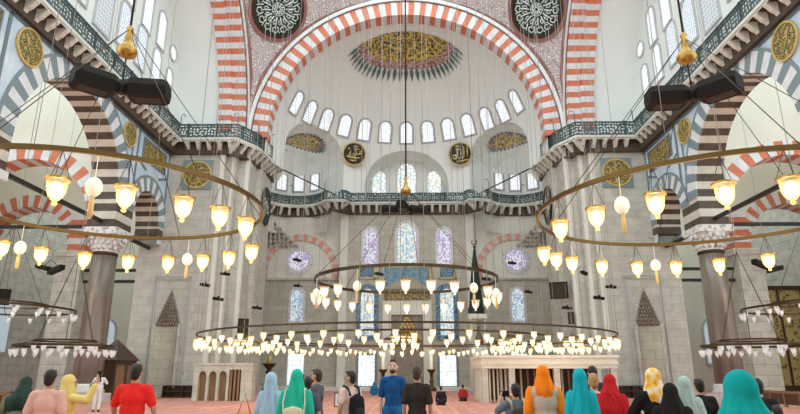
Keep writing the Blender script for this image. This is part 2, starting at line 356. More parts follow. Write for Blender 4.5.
    if not sit and shoes:
        for x in (-1, 1):
            f = Flesh(); f.cap((x*.105, -.05, .052), (x*.115, .14, .043), .05, .042); fin(f, 'sock', cloth((.06, .06, .07)), .014)
    if scarf:
        c = Flesh(); c.blob((0, -.022, 1.648), (.098, .112, .125), TH)
        c.cap(TH((0, -.02, 1.63)), T((0, -.02, 1.42)), .096, .15*build)
        if drape > 0: c.cap(T((0, -.02, 1.44)), T((0, -.03, 1.34-.16*drape)), .15*build, .20*build); c.cap(T((-.15*build, -.01, 1.36)), T((.15*build, -.01, 1.36)), .085, .085); c.cap(T((-.17*build, -.01, 1.33)), T((-.20*build, 0, 1.33-.2*drape)), .085, .07); c.cap(T((.17*build, -.01, 1.33)), T((.20*build, 0, 1.33-.2*drape)), .085, .07)
        fin(c, 'headscarf', scarf if isinstance(scarf, str) else cloth(scarf), .014, 6)
    elif hair:
        h_ = Flesh(); h_.blob((0, -.016, 1.662), (.084, .098, .108), TH).blob((0, -.045, 1.60), (.070, .060, .075), TH).blob((0, .045, 1.735), (.058, .05, .026), TH)
        if long_hair: h_.cap(TH((0, -.06, 1.6)), TH((0, -.075, 1.45)), .075, .05)
        fin(h_, 'hair', hair, .012)
    if beard:
        h_ = Flesh(); h_.blob((0, .050, 1.555), (.058, .060, .045), TH); fin(h_, 'beard', beard, .012)
    return root
def place(px, crown, d, rz, label, hk=1.0, **kw):            # px, top: where the crown of the head shows; d: distance into the hall
    p = at(px, crown, d); ln = kw.get('lean', 0); H = p.z/hk
    if ln: H = p.z/(.95+.81*cos(ln))*1.75; sx = .81*sin(ln)*H/1.75; p = V((p.x+sin(rz)*sx, p.y-cos(rz)*sx, 0))
    return person((p.x, p.y, 0), rz, H, label, **kw), p, H
def backpack(p, rz, H, label, c, c2, w=.30, h=.42, z=1.18, strings=False, nm='backpack'):
    k = H/1.75; o = tag(empty(nm, (p.x, p.y, 0), rz), label, 'backpack'); o.scale = (k,)*3
    f = Flesh(); f.cap((-w*.28, -.215, z-h*.3), (w*.28, -.215, z-h*.3), .095, .095).cap((-w*.22, -.205, z+h*.28), (w*.22, -.205, z+h*.28), .075, .075).blob((0, -.21, z), (w*.5, .10, h*.5)); grow_skin(f, 'bag', cloth(c), o, .016)
    f = Flesh(); f.blob((0, -.295, z-h*.16), (w*.34, .03, h*.22)); grow_skin(f, 'front_pocket', cloth(c2), o, .012)
    for x in (-1, 1):
        MB().tube([(x*w*.3, -.15, z+h*.42), (x*.12, -.10, 1.46), (x*.13, .02, 1.50), (x*.15, .12, 1.38), (x*.16, .13, 1.2)] if not strings else [(x*w*.36, -.20, z-h*.42), (x*.16, -.16, 1.30), (x*.135, -.10, 1.48), (x*.13, .04, 1.49), (x*.15, .13, 1.36)], .022 if not strings else .009, 6).build('strap', cloth(c2) if not strings else cloth((.85, .83, .75)), o)
    return o
def phone(p, rz, H, loc, label):
    k = H/1.75; o = tag(MB().box(-.037, .037, -.005, .005, -.075, .075).build('phone', 'black', None), label, 'phone')
    o.location = Matrix.Rotation(rz, 3, 'Z') @ (V(loc)*k) + V((p.x, p.y, 0)); o.rotation_euler = (0.2, 0, rz); return o
RAISE = lambda x, ez=1.30, wz=1.52: ((x*.30, .16, ez), (x*.18, .34, wz))
# left group
place(28, 378, 9.2, .35, 'person in a dark green headscarf and olive coat bending forward at the far left', scarf=(.025, .05, .04), top=(.16, .15, .09), sleeve=1.9, robe=(.15, .14, .09), lean=.5, drape=.4, build=1.0)
place(52, 370, 8.0, .1, 'person with short black hair in a pale pink shirt, left of the yellow top', top=(.74, .45, .38), sleeve=.85, skin='tan', build=.98, bottom=(.10, .09, .09))
r, p, H = place(71, 375.5, 8.6, -.55, 'person in a yellow headscarf and yellow top raising one arm with a phone', scarf=(.78, .64, .22), top=(.80, .66, .22), sleeve=1.85, robe=(.70, .58, .2), drape=.0, build=.92, ra=((.35, .12, 1.37), (.36, .22, 1.62)), turn=-.6)
phone(p, -.55, H, (.35, .27, 1.735), 'black phone held up by the person in yellow')
r, p, H = place(101, 371, 25.6, .3, 'distant person in white top and trousers standing on the carpet beside the wooden booth', top=(.72, .74, .78), sleeve=.9, bottom=(.70, .70, .70), la=((-.3, .1, 1.2), (-.16, .26, 1.32)), ra=((.3, .1, 1.2), (.16, .26, 1.32)))
o = tag(MB().obox((-.27, -.05, 1.0), (.05, 0, 0), (0, .13, 0), (0, 0, .11)).build('shoulder_bag', 'black', None, (p.x, p.y, 0), (0, 0, .3)), 'small dark shoulder bag worn by the distant person in white', 'bag')
MB().tube([(-.27, -.05, 1.1), (-.05, -.15, 1.32), (.13, -.04, 1.49), (.0, .135, 1.35), (-.24, .04, 1.1)], .015, 5).build('strap', 'black', o)
place(137.5, 364.5, 8.5, .0, 'person with short black hair in a bright red T-shirt, seen from behind', top=(.80, .030, .025), sleeve=.8, skin='tan', bottom=(.06, .06, .08), build=1.08, la=((-.28, .02, 1.16), (-.29, .14, .93)), ra=((.29, .02, 1.16), (.31, .13, .93)))
# centre left group
r, p, H = place(272, 373, 9.0, -.15, 'person in a long light blue headscarf seen from behind', scarf=(.36, .55, .70), top=(.36, .55, .70), sleeve=1.8, robe=(.34, .52, .66), drape=1.5, build=.80)
o = tag(MB().ball((0, 0, 0), (.16, .10, .20), 12, 8).build('cloth_bag', cloth((.85, .36, .04)), None, (p.x-.36, p.y-.06, .84)), 'orange patterned cloth bag hanging at the left of the light blue scarf', 'bag'); MB().tube([(-.1, 0, .15), (.0, 0, .46), (.1, 0, .15)], .012, 5).build('handle', cloth((.7, .3, .1)), o)
r, p, H = place(297.5, 370, 8.4, 0, 'person in a long bright green headscarf with a drawstring bag, seen from behind', scarf=(.02, .48, .33), top=(.02, .46, .32), sleeve=1.8, robe=(.02, .40, .28), drape=1.5, build=.92)
backpack(p, 0, H, 'pale drawstring bag with dark pattern on the back of the green-scarfed person', (.62, .55, .38), (.12, .11, .08), .34, .42, 1.04, True, 'drawstring_bag')
place(308, 377, 9.6, .2, 'shorter person with short black hair between the green scarf and the bearded person', top=(.10, .11, .13), sleeve=.8, build=.9, hk=1.0)
r, p, H = place(317, 369.5, 10.4, 1.25, 'bearded person with dark hair turned left in a dark grey T-shirt', top=(.10, .11, .14), sleeve=.8, beard='hair_brown', hair='hair_brown', skin='tan', ra=((.27, .12, 1.2), (.10, .28, 1.46)))
phone(p, 1.25, H, (.07, .33, 1.58), 'black phone held by the bearded person near the face')
r, p, H = place(350.5, 371.5, 10.2, .75, 'person in a pale pink top with a black backpack, head turned left', top=(.76, .58, .53), sleeve=.7, turn=.6, skin='tan', build=.92)
backpack(p, .75, H, 'black backpack worn by the person in the pale pink top', (.015, .015, .018), (.03, .03, .035), .34, .5, 1.12)
place(393, 360, 10.8, pi-.1, 'tall bearded person in a deep blue T-shirt and blue shorts facing the camera', top=(.012, .085, .25), sleeve=.9, bottom=(.02, .16, .42), beard='hair_brown', hair='hair_brown', nod=-.2, skin='light', build=.85)
place(417, 366.5, 9.8, -.12, 'person in a dark brown-black shirt seen from behind, right of the blue T-shirt', top=(.035, .028, .024), sleeve=.85, bottom=(.03, .03, .04), hair='hair_brown', skin='tan', build=.88)
def seated(px, d, rz, label, H=1.65, **kw):
    p = at(px, 395, d); person((p.x, p.y, 0), rz, H, label, sit=True, **kw)
seated(374, 44, .2, 'distant person all in blue sitting on the carpet near the far window', top=(.02, .17, .40), sleeve=1.8, robe=(.02, .15, .36), scarf=(.02, .18, .40), drape=.3)
seated(441, 31, .1, 'distant person in black sitting on the carpet right of the dark shirt', top=(.02, .02, .025), sleeve=1.8, robe=(.02, .02, .025), hair='hair_black')
seated(463, 35, .1, 'distant person in a dark red top sitting on the carpet before the marble platform', top=(.40, .03, .035), sleeve=1.5, robe=(.03, .03, .03), hair='hair_black')
seated(12, 22.4, -1.2, 'dark-clothed person sitting low at the far left edge of the carpet', top=(.03, .03, .035), sleeve=1.8, robe=(.03, .03, .035), hair='hair_black')
# right group
r, p, H = place(515, 384, 8.8, .1, 'child with black hair wearing a striped backpack and holding up a camera', top=(.12, .17, .22), sleeve=.8, build=.95, la=((-.33, .12, 1.28), (-.20, .30, 1.52)), ra=((.28, .1, 1.2), (.06, .32, 1.46)), skin='tan')
backpack(p, .1, H, 'small dark backpack with pale yellow stripes on the child', (.05, .05, .045), (.55, .52, .25), .34, .4, 1.16)
o = tag(MB().box(-.06, .06, -.03, .03, -.04, .04).build('camera', 'black', None, Matrix.Rotation(.1, 3, 'Z') @ (V((-.10, .36, 1.58))*(H/1.75)) + V((p.x, p.y, 0))), 'small black camera held up by the child with the backpack', 'camera')
MB().lathe([(.02, .03), (.03, .03), (.03, .07), (.02, .07)], 12).build('lens', 'iron', o, None, (-pi/2, 0, 0))
r, p, H = place(542, 366, 8.3, 0, 'person in a bright orange headscarf and sleeves with a beige vest, seen from behind', scarf=(.90, .24, .015), top=(.90, .26, .02), sleeve=1.8, vest=(.52, .47, .38), bottom=(.04, .04, .05), drape=0, build=1.0)
place(579, 369.5, 7.9, -.3, 'person in a long turquoise headscarf standing right of the orange scarf, seen from behind', scarf=(.01, .42, .50), top=(.01, .42, .50), sleeve=1.8, robe=(.01, .38, .46), drape=1.9, build=.74)
place(592, 366.5, 10.6, 0, 'person with black hair standing hidden behind the tan-capped person', top=(.04, .04, .05), sleeve=.9, build=.95)
r, p, H = place(592.5, 374, 8.9, -.05, 'person with a tan knitted cap and cream shirt wearing a black backpack', top=(.74, .68, .56), sleeve=.85, hair=cloth((.45, .29, .14)), skin='light', build=1.0)
backpack(V((p.x+.06, p.y, 0)), -.05, H, 'black backpack on the cream shirt beside the turquoise scarf', (.015, .015, .018), (.03, .03, .035), .30, .46, 1.12)
r, p, H = place(610, 375, 8.6, -.55, 'person in a crimson headscarf leaning to the right beside the tan cap', scarf=(.50, .015, .02), top=(.46, .015, .02), sleeve=1.8, robe=(.05, .03, .03), lean=.30, drape=1.1)
o = tag(MB().ball((0, 0, 0), (.15, .10, .17), 12, 8).build('handbag', 'black', None, (p.x+.34, p.y+.05, .95)), 'black handbag hanging at the right of the crimson scarf', 'bag'); MB().tube([(-.1, 0, .12), (-.06, 0, .4), (.06, 0, .4), (.1, 0, .12)], .01, 5).build('handle', 'black', o)
place(651, 369, 7.6, .25, 'person in a yellow and orange headscarf and black clothing, right of the pier niche', scarf='flower_scarf', top=(.015, .015, .015), sleeve=1.85, robe=(.015, .015, .015), drape=.0, la=((-.26, .14, 1.18), (-.05, .30, 1.22)), build=1.0)
place(669, 384, 6.8, -.2, 'person in plain black with a black headscarf between the yellow and mint scarves', scarf=(.012, .012, .012), top=(.012, .012, .012), sleeve=1.85, robe=(.012, .012, .012), drape=1.2)
place(683, 377, 7.9, -.2, 'person in a pale mint headscarf seen from behind', scarf=(.40, .54, .52), top=(.40, .54, .52), sleeve=1.8, robe=(.40, .50, .48), drape=1.8, build=.85)
place(698, 379, 9.0, 0, 'person with black hair in a black top right of the mint scarf', top=(.02, .02, .022), sleeve=.9, build=1.05)
place(736, 372.5, 3.5, .1, 'person in a wide teal headscarf at the lower right, closest to the camera', scarf=(.005, .36, .36), top=(.005, .36, .36), sleeve=1.8, robe=(.005, .33, .33), drape=1.9, build=1.1)
place(743, 371, 8.6, 0, 'person with black hair half hidden behind the teal scarf', top=(.03, .03, .035), sleeve=.9)
place(756, 379, 8.0, -.2, 'person in black with dark hair right of the teal scarf', top=(.02, .02, .022), sleeve=.9)
place(776, 406, 7.4, 0, 'small child with dark hair at the bottom right, only the head in view', top=(.05, .05, .06), sleeve=.9)
dg = bpy.context.evaluated_depsgraph_get()
def folds(me, top, amp):                      # soft hanging folds in loose cloth
    for v in me.vertices:
        x, y, z = v.co; a = atan2(y, x); k = max(0, min(1, (top-z)/.25)); r = sqrt(x*x+y*y)+1e-6
        d = amp*k*(sin(9*a+2.5*sin(4*z))+.6*sin(17*a-6*z)); v.co.x += d*x/r; v.co.y += d*y/r
done = [(o, bpy.data.meshes.new_from_object(o.evaluated_get(dg))) for o in PENDING]
for o, me in done:
    nm_ = o.name.split('.')[0]
    if nm_ in ('headscarf', 'robe'): folds(me, 1.66 if nm_ == 'headscarf' else 1.1, .011)
    elif nm_ in ('shirt', 'robe_top', 'vest'): folds(me, 1.45, .004)
    mtl = o.data.materials[0]; o.modifiers.clear(); o.data = me
    me.materials.clear(); me.materials.append(mtl); me.polygons.foreach_set('use_smooth', [True]*len(me.polygons))
# ------------------------------------------------------------------ the hall: shell
Z = V((0, 0, 1))
AX, AY, AZ, AR0, AR1 = 0.0, 41.5, 19.1, 10.75, 11.95        # great qibla arch
PCY = 29.2; HA = 12.3                                       # nave square centre / half-size
WX = 17.3                                                   # side wall plane
struct(MB().box(-31.5, 31.5, -6, 57, -.3, 0).build('floor', 'carpet'))
def outline(W, H, n=14, kind='arch'):
    if kind == 'round': return [(W/2*cos(2*pi*i/28), W/2*sin(2*pi*i/28)) for i in range(28)]
    r = W/2; h = H/2 - r
    pts = [(-r, -H/2), (r, -H/2)]
    if kind == 'rect': return pts + [(r, H/2), (-r, H/2)]
    top = [(r*cos(pi*i/n), h + r*sin(pi*i/n)*(1.25 if kind == 'pointed' else 1)) for i in range(n+1)]
    return pts + top
def grow(pts, d, kind):
    cx = sum(p[0] for p in pts)/len(pts); W = max(p[0] for p in pts)-min(p[0] for p in pts); H = max(p[1] for p in pts)-min(p[1] for p in pts)
    return [(x*(1+2*d/W), y*(1+2*d/H)) for x, y in pts]
def window(c, u, w, W, H, pane, frame='frame_grey', fw=.14, kind='arch', dep=.10, off=0.0):
    c, u, w = V(c), V(u).normalized(), V(w).normalized(); n = u.cross(w)       # n must face the hall
    if n.dot(V((0, 30, n.z*0+c.z)) - c) < 0 and abs(n.z) < .8: n = -n
    o = outline(W, H, kind=kind); g = grow(o, fw, kind); N = len(o)
    P = lambda q, k: c+u*q[0]+w*q[1]+n*k
    mb = MB(); vs = [P(q, off+dep) for q in o]+[P(q, off+dep) for q in g]+[P(q, off-.02) for q in o]+[P(q, off-.02) for q in g]
    fs = []
    for i in range(N):
        j = (i+1) % N
        fs += [(i, j, N+j, N+i), (i, 2*N+i, 2*N+j, j), (N+i, N+j, 3*N+j, 3*N+i)]
    mb.add(vs, fs)
    f = struct(mb.build(num('window'), frame))
    set_uv(MB().slab([P(q, off+.03) for q in o], -n*.04).build('pane', pane, f), lambda co, i: ((co-c).dot(u)+c.x*3.7, (co-c).dot(w)+c.y*2.3))
    return f
# ---- semidome over the qibla side, with its two exedrae and the vault over the mihrab
SC = V((0, 41.8, 19.1)); SR = 10.95
EX = V((-10.75, 52.4)); EV = V((.55, -.83)).normalized(); ER, EZ, EH = 3.3, 20.2, 2.75
def rmain(z):
    if z <= SC.z: return SR
    return sqrt(max(SR*SR-(z-SC.z)**2, 0))
def rray(az, z):
    dx, dy = -sin(az), cos(az)
    r = rmain(z)
    if z < EZ+EH:                                            # exedra: half barrel ending in a quarter sphere
        w = ER*sqrt(max(0, 1-(max(0, z-EZ)/EH)**2))
        for sx in (1, -1):
            vx, vy = EV.x*sx, EV.y; tx, ty = -vy, vx
            ox, oy = SC.x-EX.x*sx, SC.y-EX.y
            la0, lt, al0, lv = ox*tx+oy*ty, dx*tx+dy*ty, ox*vx+oy*vy, dx*vx+dy*vy
            far = 0
            bb = ox*dx+oy*dy; cc = ox*ox+oy*oy-w*w; ds = bb*bb-cc
            lo, hi = -1e9, 1e9
            if abs(lt) > 1e-6:
                q1, q2 = (-w-la0)/lt, (w-la0)/lt; lo, hi = min(q1, q2), max(q1, q2)
            elif abs(la0) > w: hi = -1
            if lv < 0: hi = min(hi, -al0/lv)
            else: hi = -1
            if hi > lo and lo <= r: far = hi
            if ds > 0 and (-bb-sqrt(ds) <= max(r, far)): far = max(far, -bb+sqrt(ds))
            r = max(r, min(far, 30))
    zb = 18.4; hw, hh = 3.95, 3.75
    if z < zb+hh and dy > .1:
        w = hw*sqrt(max(0, 1-(max(0, z-zb)/hh)**2))
        q = (55.2-SC.y)/dy
        if abs(dx*q) < w: r = max(r, q)
        elif abs(dx) > 1e-4:
            q2 = w/abs(dx)
            if q2 > r: r = max(r, min(q2, q))
    return r
rows = []
NA = 300
zs_ = [17.9+.16*i for i in range(34)] + [23.4+.22*i for i in range(24)]
zs_ = sorted([z for z in zs_ if z < 28.6] + [EZ+EH-.5+.025*i for i in range(21)] + [22.15-.4+.025*i for i in range(17)]) + [SC.z+SR*sin(RD(a)) for a in (62, 65, 68, 71, 74, 77, 80, 83, 86, 88.5)]
for z in zs_:
    rows.append([(SC.x-sin(a)*rray(a, z), SC.y+cos(a)*rray(a, z), z) for a in [-pi/2+pi*i/NA for i in range(NA+1)]])
dome = struct(MB().grid(rows, smooth=False).build('ceiling_semidome', 'plaster'))
from mathutils.bvhtree import BVHTree
BVH = BVHTree.FromPolygons([v.co for v in dome.data.vertices], [p.vertices[:] for p in dome.data.polygons])
def dome_hit(px, py):
    d = ray(px, py); o = CAMP-SC; b = o.dot(d); return CAMP+d*(-b+sqrt(b*b-(o.dot(o)-SR*SR)))
def dome_pt(az, z): return V((SC.x-sin(az)*rmain(z), SC.y+cos(az)*rmain(z), z))
# 13 windows round the semidome
for az in [-71+71/6*i for i in range(13)]:
    a = RD(az); p = dome_pt(a, 23.75); n = (SC-p).normalized(); u = V((cos(a), sin(a), 0)); w = n.cross(u)
    if w.z < 0: w = -w
    window(p, u, w, 1.08, 1.9, 'clear_lattice', 'frame_dots', .17, off=.03)
# exedra windows (five each) and mihrab tympanum windows
for s in (-1, 1):
    for k in (-62, -31, 0, 31, 62):
        base = atan2(-EV.y, -EV.x) + RD(k)
        d = V((cos(base), sin(base))); p = V((EX.x+d.x*(ER-.03), EX.y+d.y*(ER-.03), 20.2))
        n = V((-d.x, -d.y, 0)); u = V((-d.y, d.x, 0))
        if s > 0: p.x *= -1; u.x *= -1
        window(p, u, Z, .95, 2.1, 'clear_lattice', 'frame_dots', .16, off=.02)
for x, W, H, zc in ((-2.75, 1.35, 2.3, 19.75), (0, 1.9, 3.0, 20.1), (2.75, 1.35, 2.3, 19.75)):
    window((x, 55.17, zc), (1, 0, 0), Z, W, H, 'leaded_pane', 'frame_grey', .05, 'pointed', dep=.05)
# crown medallion of the semidome: half disc on the dome with a pointed fringe
def on_dome(x, y): return V((x, y, SC.z+sqrt(max(.01, (SR-.05)**2-(x-SC.x)**2-(y-SC.y)**2))))
MC = V((0, 43.75))
def med_pt(r, a, k=1):
    x = cos(a)*r; return on_dome(MC.x+x, 43.85+.9*(x/4.85)**2+sin(a)*r*(.86+.10*max(0, min(1, (r-3.6)/1.4))))
g = lambda r0, r1, n=48, m=10: [[med_pt(r0+(r1-r0)*j/m, pi*i/n, .56 if True else 1) for i in range(n+1)] for j in range(m+1)]
med = MB().grid(g(.01, 3.6)).build('dome_medallion', 'gold_scroll')
tag(med, 'half-round gold and dark green medallion at the crown of the semidome', 'medallion')
MB().grid([[p-(p-SC).normalized()*.01 for p in r] for r in g(3.6, 4.2, 48, 3)]).build('border', 'border_band', med)
fr = MB()
for i in range(27):
    a = pi*(i+.5)/27; da = .042
    p = [med_pt(4.17, a-da*.5), med_pt(4.5, a-da), med_pt(5.05, a), med_pt(4.5, a+da), med_pt(4.17, a+da*.5)]
    fr.slab(p, (SC-p[2]).normalized()*.04)
fr.build('leaf_fringe', 'leaf_green', med)
# exedra crown medallions
for s, side in ((-1, 'left'), (1, 'right')):
    c0 = V((-9.75*(-s), 51.3, 0))
    def ep(r, a):
        q = c0 + V((r*cos(a), r*sin(a)*.82, 21))
        h = BVH.ray_cast(q, V((0, 0, 1)))[0]
        return V((q.x, q.y, (h.z if h else 23.0)-.06))
    gr = lambda r0, r1: [[ep(r0+(r1-r0)*j/8, 2*pi*i/40) for i in range(41)] for j in range(9)]
    mm = MB().grid(gr(.01, 1.55)).build('exedra_medallion', 'gold_scroll')
    tag(mm, 'small half-round gold medallion on the %s corner dome behind the gallery' % side, 'medallion')
    MB().grid([[p-V((0, 0, .01)) for p in r] for r in gr(1.55, 1.8)]).build('border', 'border_band', mm)
    fr = MB()
    for i in range(32):
        a = 2*pi*(i+.5)/32
        p = [ep(1.79, a-.05), ep(1.95, a-.06), ep(2.2, a), ep(1.95, a+.06), ep(1.79, a+.05)]
        fr.slab(p, (0, 0, -.03))
    fr.build('leaf_fringe', 'leaf_green', mm)
# ---- the great arch
mb = MB(); arch_ring(mb, (0, AY, AZ), (1, 0, 0), (0, 1.25, 0), AR0, AR1, 75, [0, 1], [0, 1], em=1)
struct(mb.build('trim_great_arch', ['orange_voussoir', 'white_voussoir']))
mb = MB()
for r0, r1, d, mi in ((AR1, AR1+.08, .06, 1), (AR1+.08, AR1+.36, .16, 0), (AR1+.36, AR1+.44, .06, 1)):
    arch_ring(mb, (0, AY-d, AZ), (1, 0, 0), (0, d+.2, 0), r0, r1, 48, [mi, mi], [mi, mi], sub=2)
struct(mb.build('trim_great_arch_moulding', ['white_trim', 'dark_line']))
# ---- pendentives, their roundels, and the side arches
PS = V((0, PCY, AZ)); PR = HA*sqrt(2)
def sphere_hit(px, py, c, R):
    d = ray(px, py); o = CAMP-c; b = o.dot(d); return CAMP+d*(-b+sqrt(max(0, b*b-(o.dot(o)-R*R))))
for s, side in ((-1, 'left'), (1, 'right')):
    rows = []
    for j in range(61):
        z = AZ + .05 + (12.1-.05)*j/60; rho = sqrt(PR*PR-(z-AZ)**2); h = sqrt(max(0, rho*rho-HA*HA))
        a0 = atan2(h, HA); a1 = atan2(HA, h)
        rows.append([(s*rho*cos(a0+(a1-a0)*i/30), PCY+rho*sin(a0+(a1-a0)*i/30), z) for i in range(31)])
    struct(MB().grid(rows).build('ceiling_pendentive_'+side, 'arabesque'))
    # maroon edging strips following both edges
    mb = MB()
    for e in (0, -1):
        st = []
        for r in rows[2:]:
            a, b_ = V(r[e]), V(r[e+1 if e == 0 else -2]); L = (V(r[0])-V(r[-1])).length
            dd = (b_-a).normalized() if (b_-a).length > 1e-4 else V((0, 0, 0)); wd = min(.42, L*.3)
            q = a+dd*wd; nn = (PS-a).normalized()*.04
            st.append([a+nn, a+dd*wd*.5+nn, q+nn])
        mb.grid(st)
    struct(mb.build('trim_pendentive_'+side, 'maroon'))
    c = sphere_hit(277 if s < 0 else 538, 9, PS, PR); n = (PS-c).normalized(); u = n.cross(Z).normalized(); w = u.cross(n)
    if w.z < 0: w = -w
    c = c+n*.25
    def ringpoly(mb, c, u, w, n, r0, r1, k0, k1, N=48, mi=0):
        for i in range(N):
            a, b_ = 2*pi*i/N, 2*pi*(i+1)/N
            P = lambda r, t, k: c+u*(r*cos(t))+w*(r*sin(t))+n*k
            q = [P(r0, a, k1), P(r0, b_, k1), P(r1, b_, k1), P(r1, a, k1), P(r0, a, k0), P(r0, b_, k0), P(r1, b_, k0), P(r1, a, k0)]
            mb.add(q, [(0, 1, 2, 3), (0, 4, 5, 1), (3, 2, 6, 7)], mi)
    def disc(mb, c, u, w, n, r, k0, k1, N=48, mi=0): mb.slab([c+u*(r*cos(2*pi*i/N))+w*(r*sin(2*pi*i/N))+n*k0 for i in range(N)], n*(k1-k0), mi)
    mb = MB(); disc(mb, c, u, w, n, 1.95, -.3, 0)
    rd = tag(mb.build('calligraphy_roundel', 'disc_green'), 'big dark green roundel of white calligraphy on the %s corner vault' % side, 'roundel')
    mb = MB(); ringpoly(mb, c, u, w, n, 1.95, 2.2, -.3, .08); ringpoly(mb, c, u, w, n, 2.2, 2.5, -.6, .03, mi=1)
    mb.build('rim', ['bronze', 'maroon'], rd)
    mb = MB()
    P = lambda r, t, k=.03: c+u*(r*cos(t))+w*(r*sin(t))+n*k
    for i in range(14):                                     # radial letter stems with looping tails
        t = 2*pi*i/14
        mb.tube([P(.62, t), P(.95, t+.05), P(1.30, t+.02)], [.045, .06, .05], 5)
        mb.tube([P(1.28, t-.10), P(1.62, t-.17), P(1.80, t-.02), P(1.70, t+.14), P(1.46, t+.16), P(1.36, t+.05), P(1.46, t-.03)], .05, 5)
        mb.tube([P(.80, t+.20), P(1.05, t+.28), P(1.2, t+.18), P(1.08, t+.10)], .04, 5)
        mb.tube([P(1.68, t+.26), P(1.82, t+.24)], .04, 5)
    for q in range(3):
        mb.tube([P(.15+.17*q, 2*pi*i/24) for i in range(24)], .03, 5, True)
    for i in range(10): mb.tube([P(.15, 2*pi*i/10), P(.5, 2*pi*i/10+.5)], .035, 5)
    mb.build('calligraphy', 'calligraphy_white', rd)
    # side arch: striped inner orders, plain soffit behind, facing trim on the nave side
    mb = MB()
    R0 = 11.35
    arch_ring(mb, (s*HA, PCY, AZ), (0, 1, 0), (s*.95, 0, 0), R0, HA, 83, [0, 1], [0, 1], em=1)
    arch_ring(mb, (s*(HA+.95), PCY, AZ), (0, 1, 0), (s*.95, 0, 0), R0-.3, R0+.4, 83, [0, 1], [0, 1], em=1)
    struct(mb.build('trim_side_arch_'+side, ['orange_voussoir', 'white_voussoir']))
    mb = MB()
    arch_ring(mb, (s*(HA-.12), PCY, AZ), (0, 1, 0), (s*.3, 0, 0), R0+.55, R0+.95, 48, [0, 0], [0, 0], sub=2)
    arch_ring(mb, (s*(HA-.06), PCY, AZ), (0, 1, 0), (s*.2, 0, 0), R0+.42, R0+.55, 48, [1, 1], [1, 1], sub=2)
    struct(mb.build('trim_side_moulding_'+side, ['white_trim', 'dark_line']))
    rows = []
    for x in (s*14.2, s*15.2, s*16.2, s*(WX+.4)):
        rows.append([(x, PCY+(R0-.05)*cos(pi*i/72), AZ+(R0-.05)*sin(pi*i/72)) for i in range(40)])
    struct(MB().grid(rows).build('ceiling_side_arch_'+side, 'plaster'))
    # tympanum wall with its windows
    st = MB()
    pts = [(s*WX, PCY+11.4*cos(pi*i/60), AZ+11.4*sin(pi*i/60)) for i in range(61)] + [(s*WX, PCY-11.4, 17.9), (s*WX, PCY+11.4, 17.9)]
    struct(st.slab(pts, (s*.4, 0, 0)).build('wall_tympanum_'+side, 'plaster'))
    for (y, z, W, H, pane, kind) in ((38.05, 24.4, 1.05, 1.2, 'clear_lattice', 'round'), (35.85, 24.95, 1.15, 2.7, 'clear_lattice', 'arch'), (33.6, 25.2, 1.2, 3.3, 'clear_lattice', 'arch'),
          (31.2, 25.5, 1.2, 3.3, 'clear_lattice', 'arch'), (28.8, 25.6, 1.3, 3.4, 'lattice_pane', 'arch'), (26.4, 25.5, 1.2, 3.3, 'clear_lattice', 'arch'),
          (37.85, 21.9, 1.0, 2.1, 'clear_lattice', 'arch'), (35.7, 21.95, 1.15, 2.6, 'clear_lattice', 'arch'), (33.35, 22.1, 1.25, 2.9, 'lattice_pane', 'arch'),
          (31.0, 22.15, 1.3, 3.0, 'lattice_pane', 'arch'), (28.7, 22.3, 1.6, 4.0, 'grid_pane', 'arch'), (26.3, 22.15, 1.3, 3.0, 'lattice_pane', 'arch')):
        window((s*(WX-.01), y, z), (0, 1, 0), Z, W, H, pane, 'frame_grey', .12, kind)
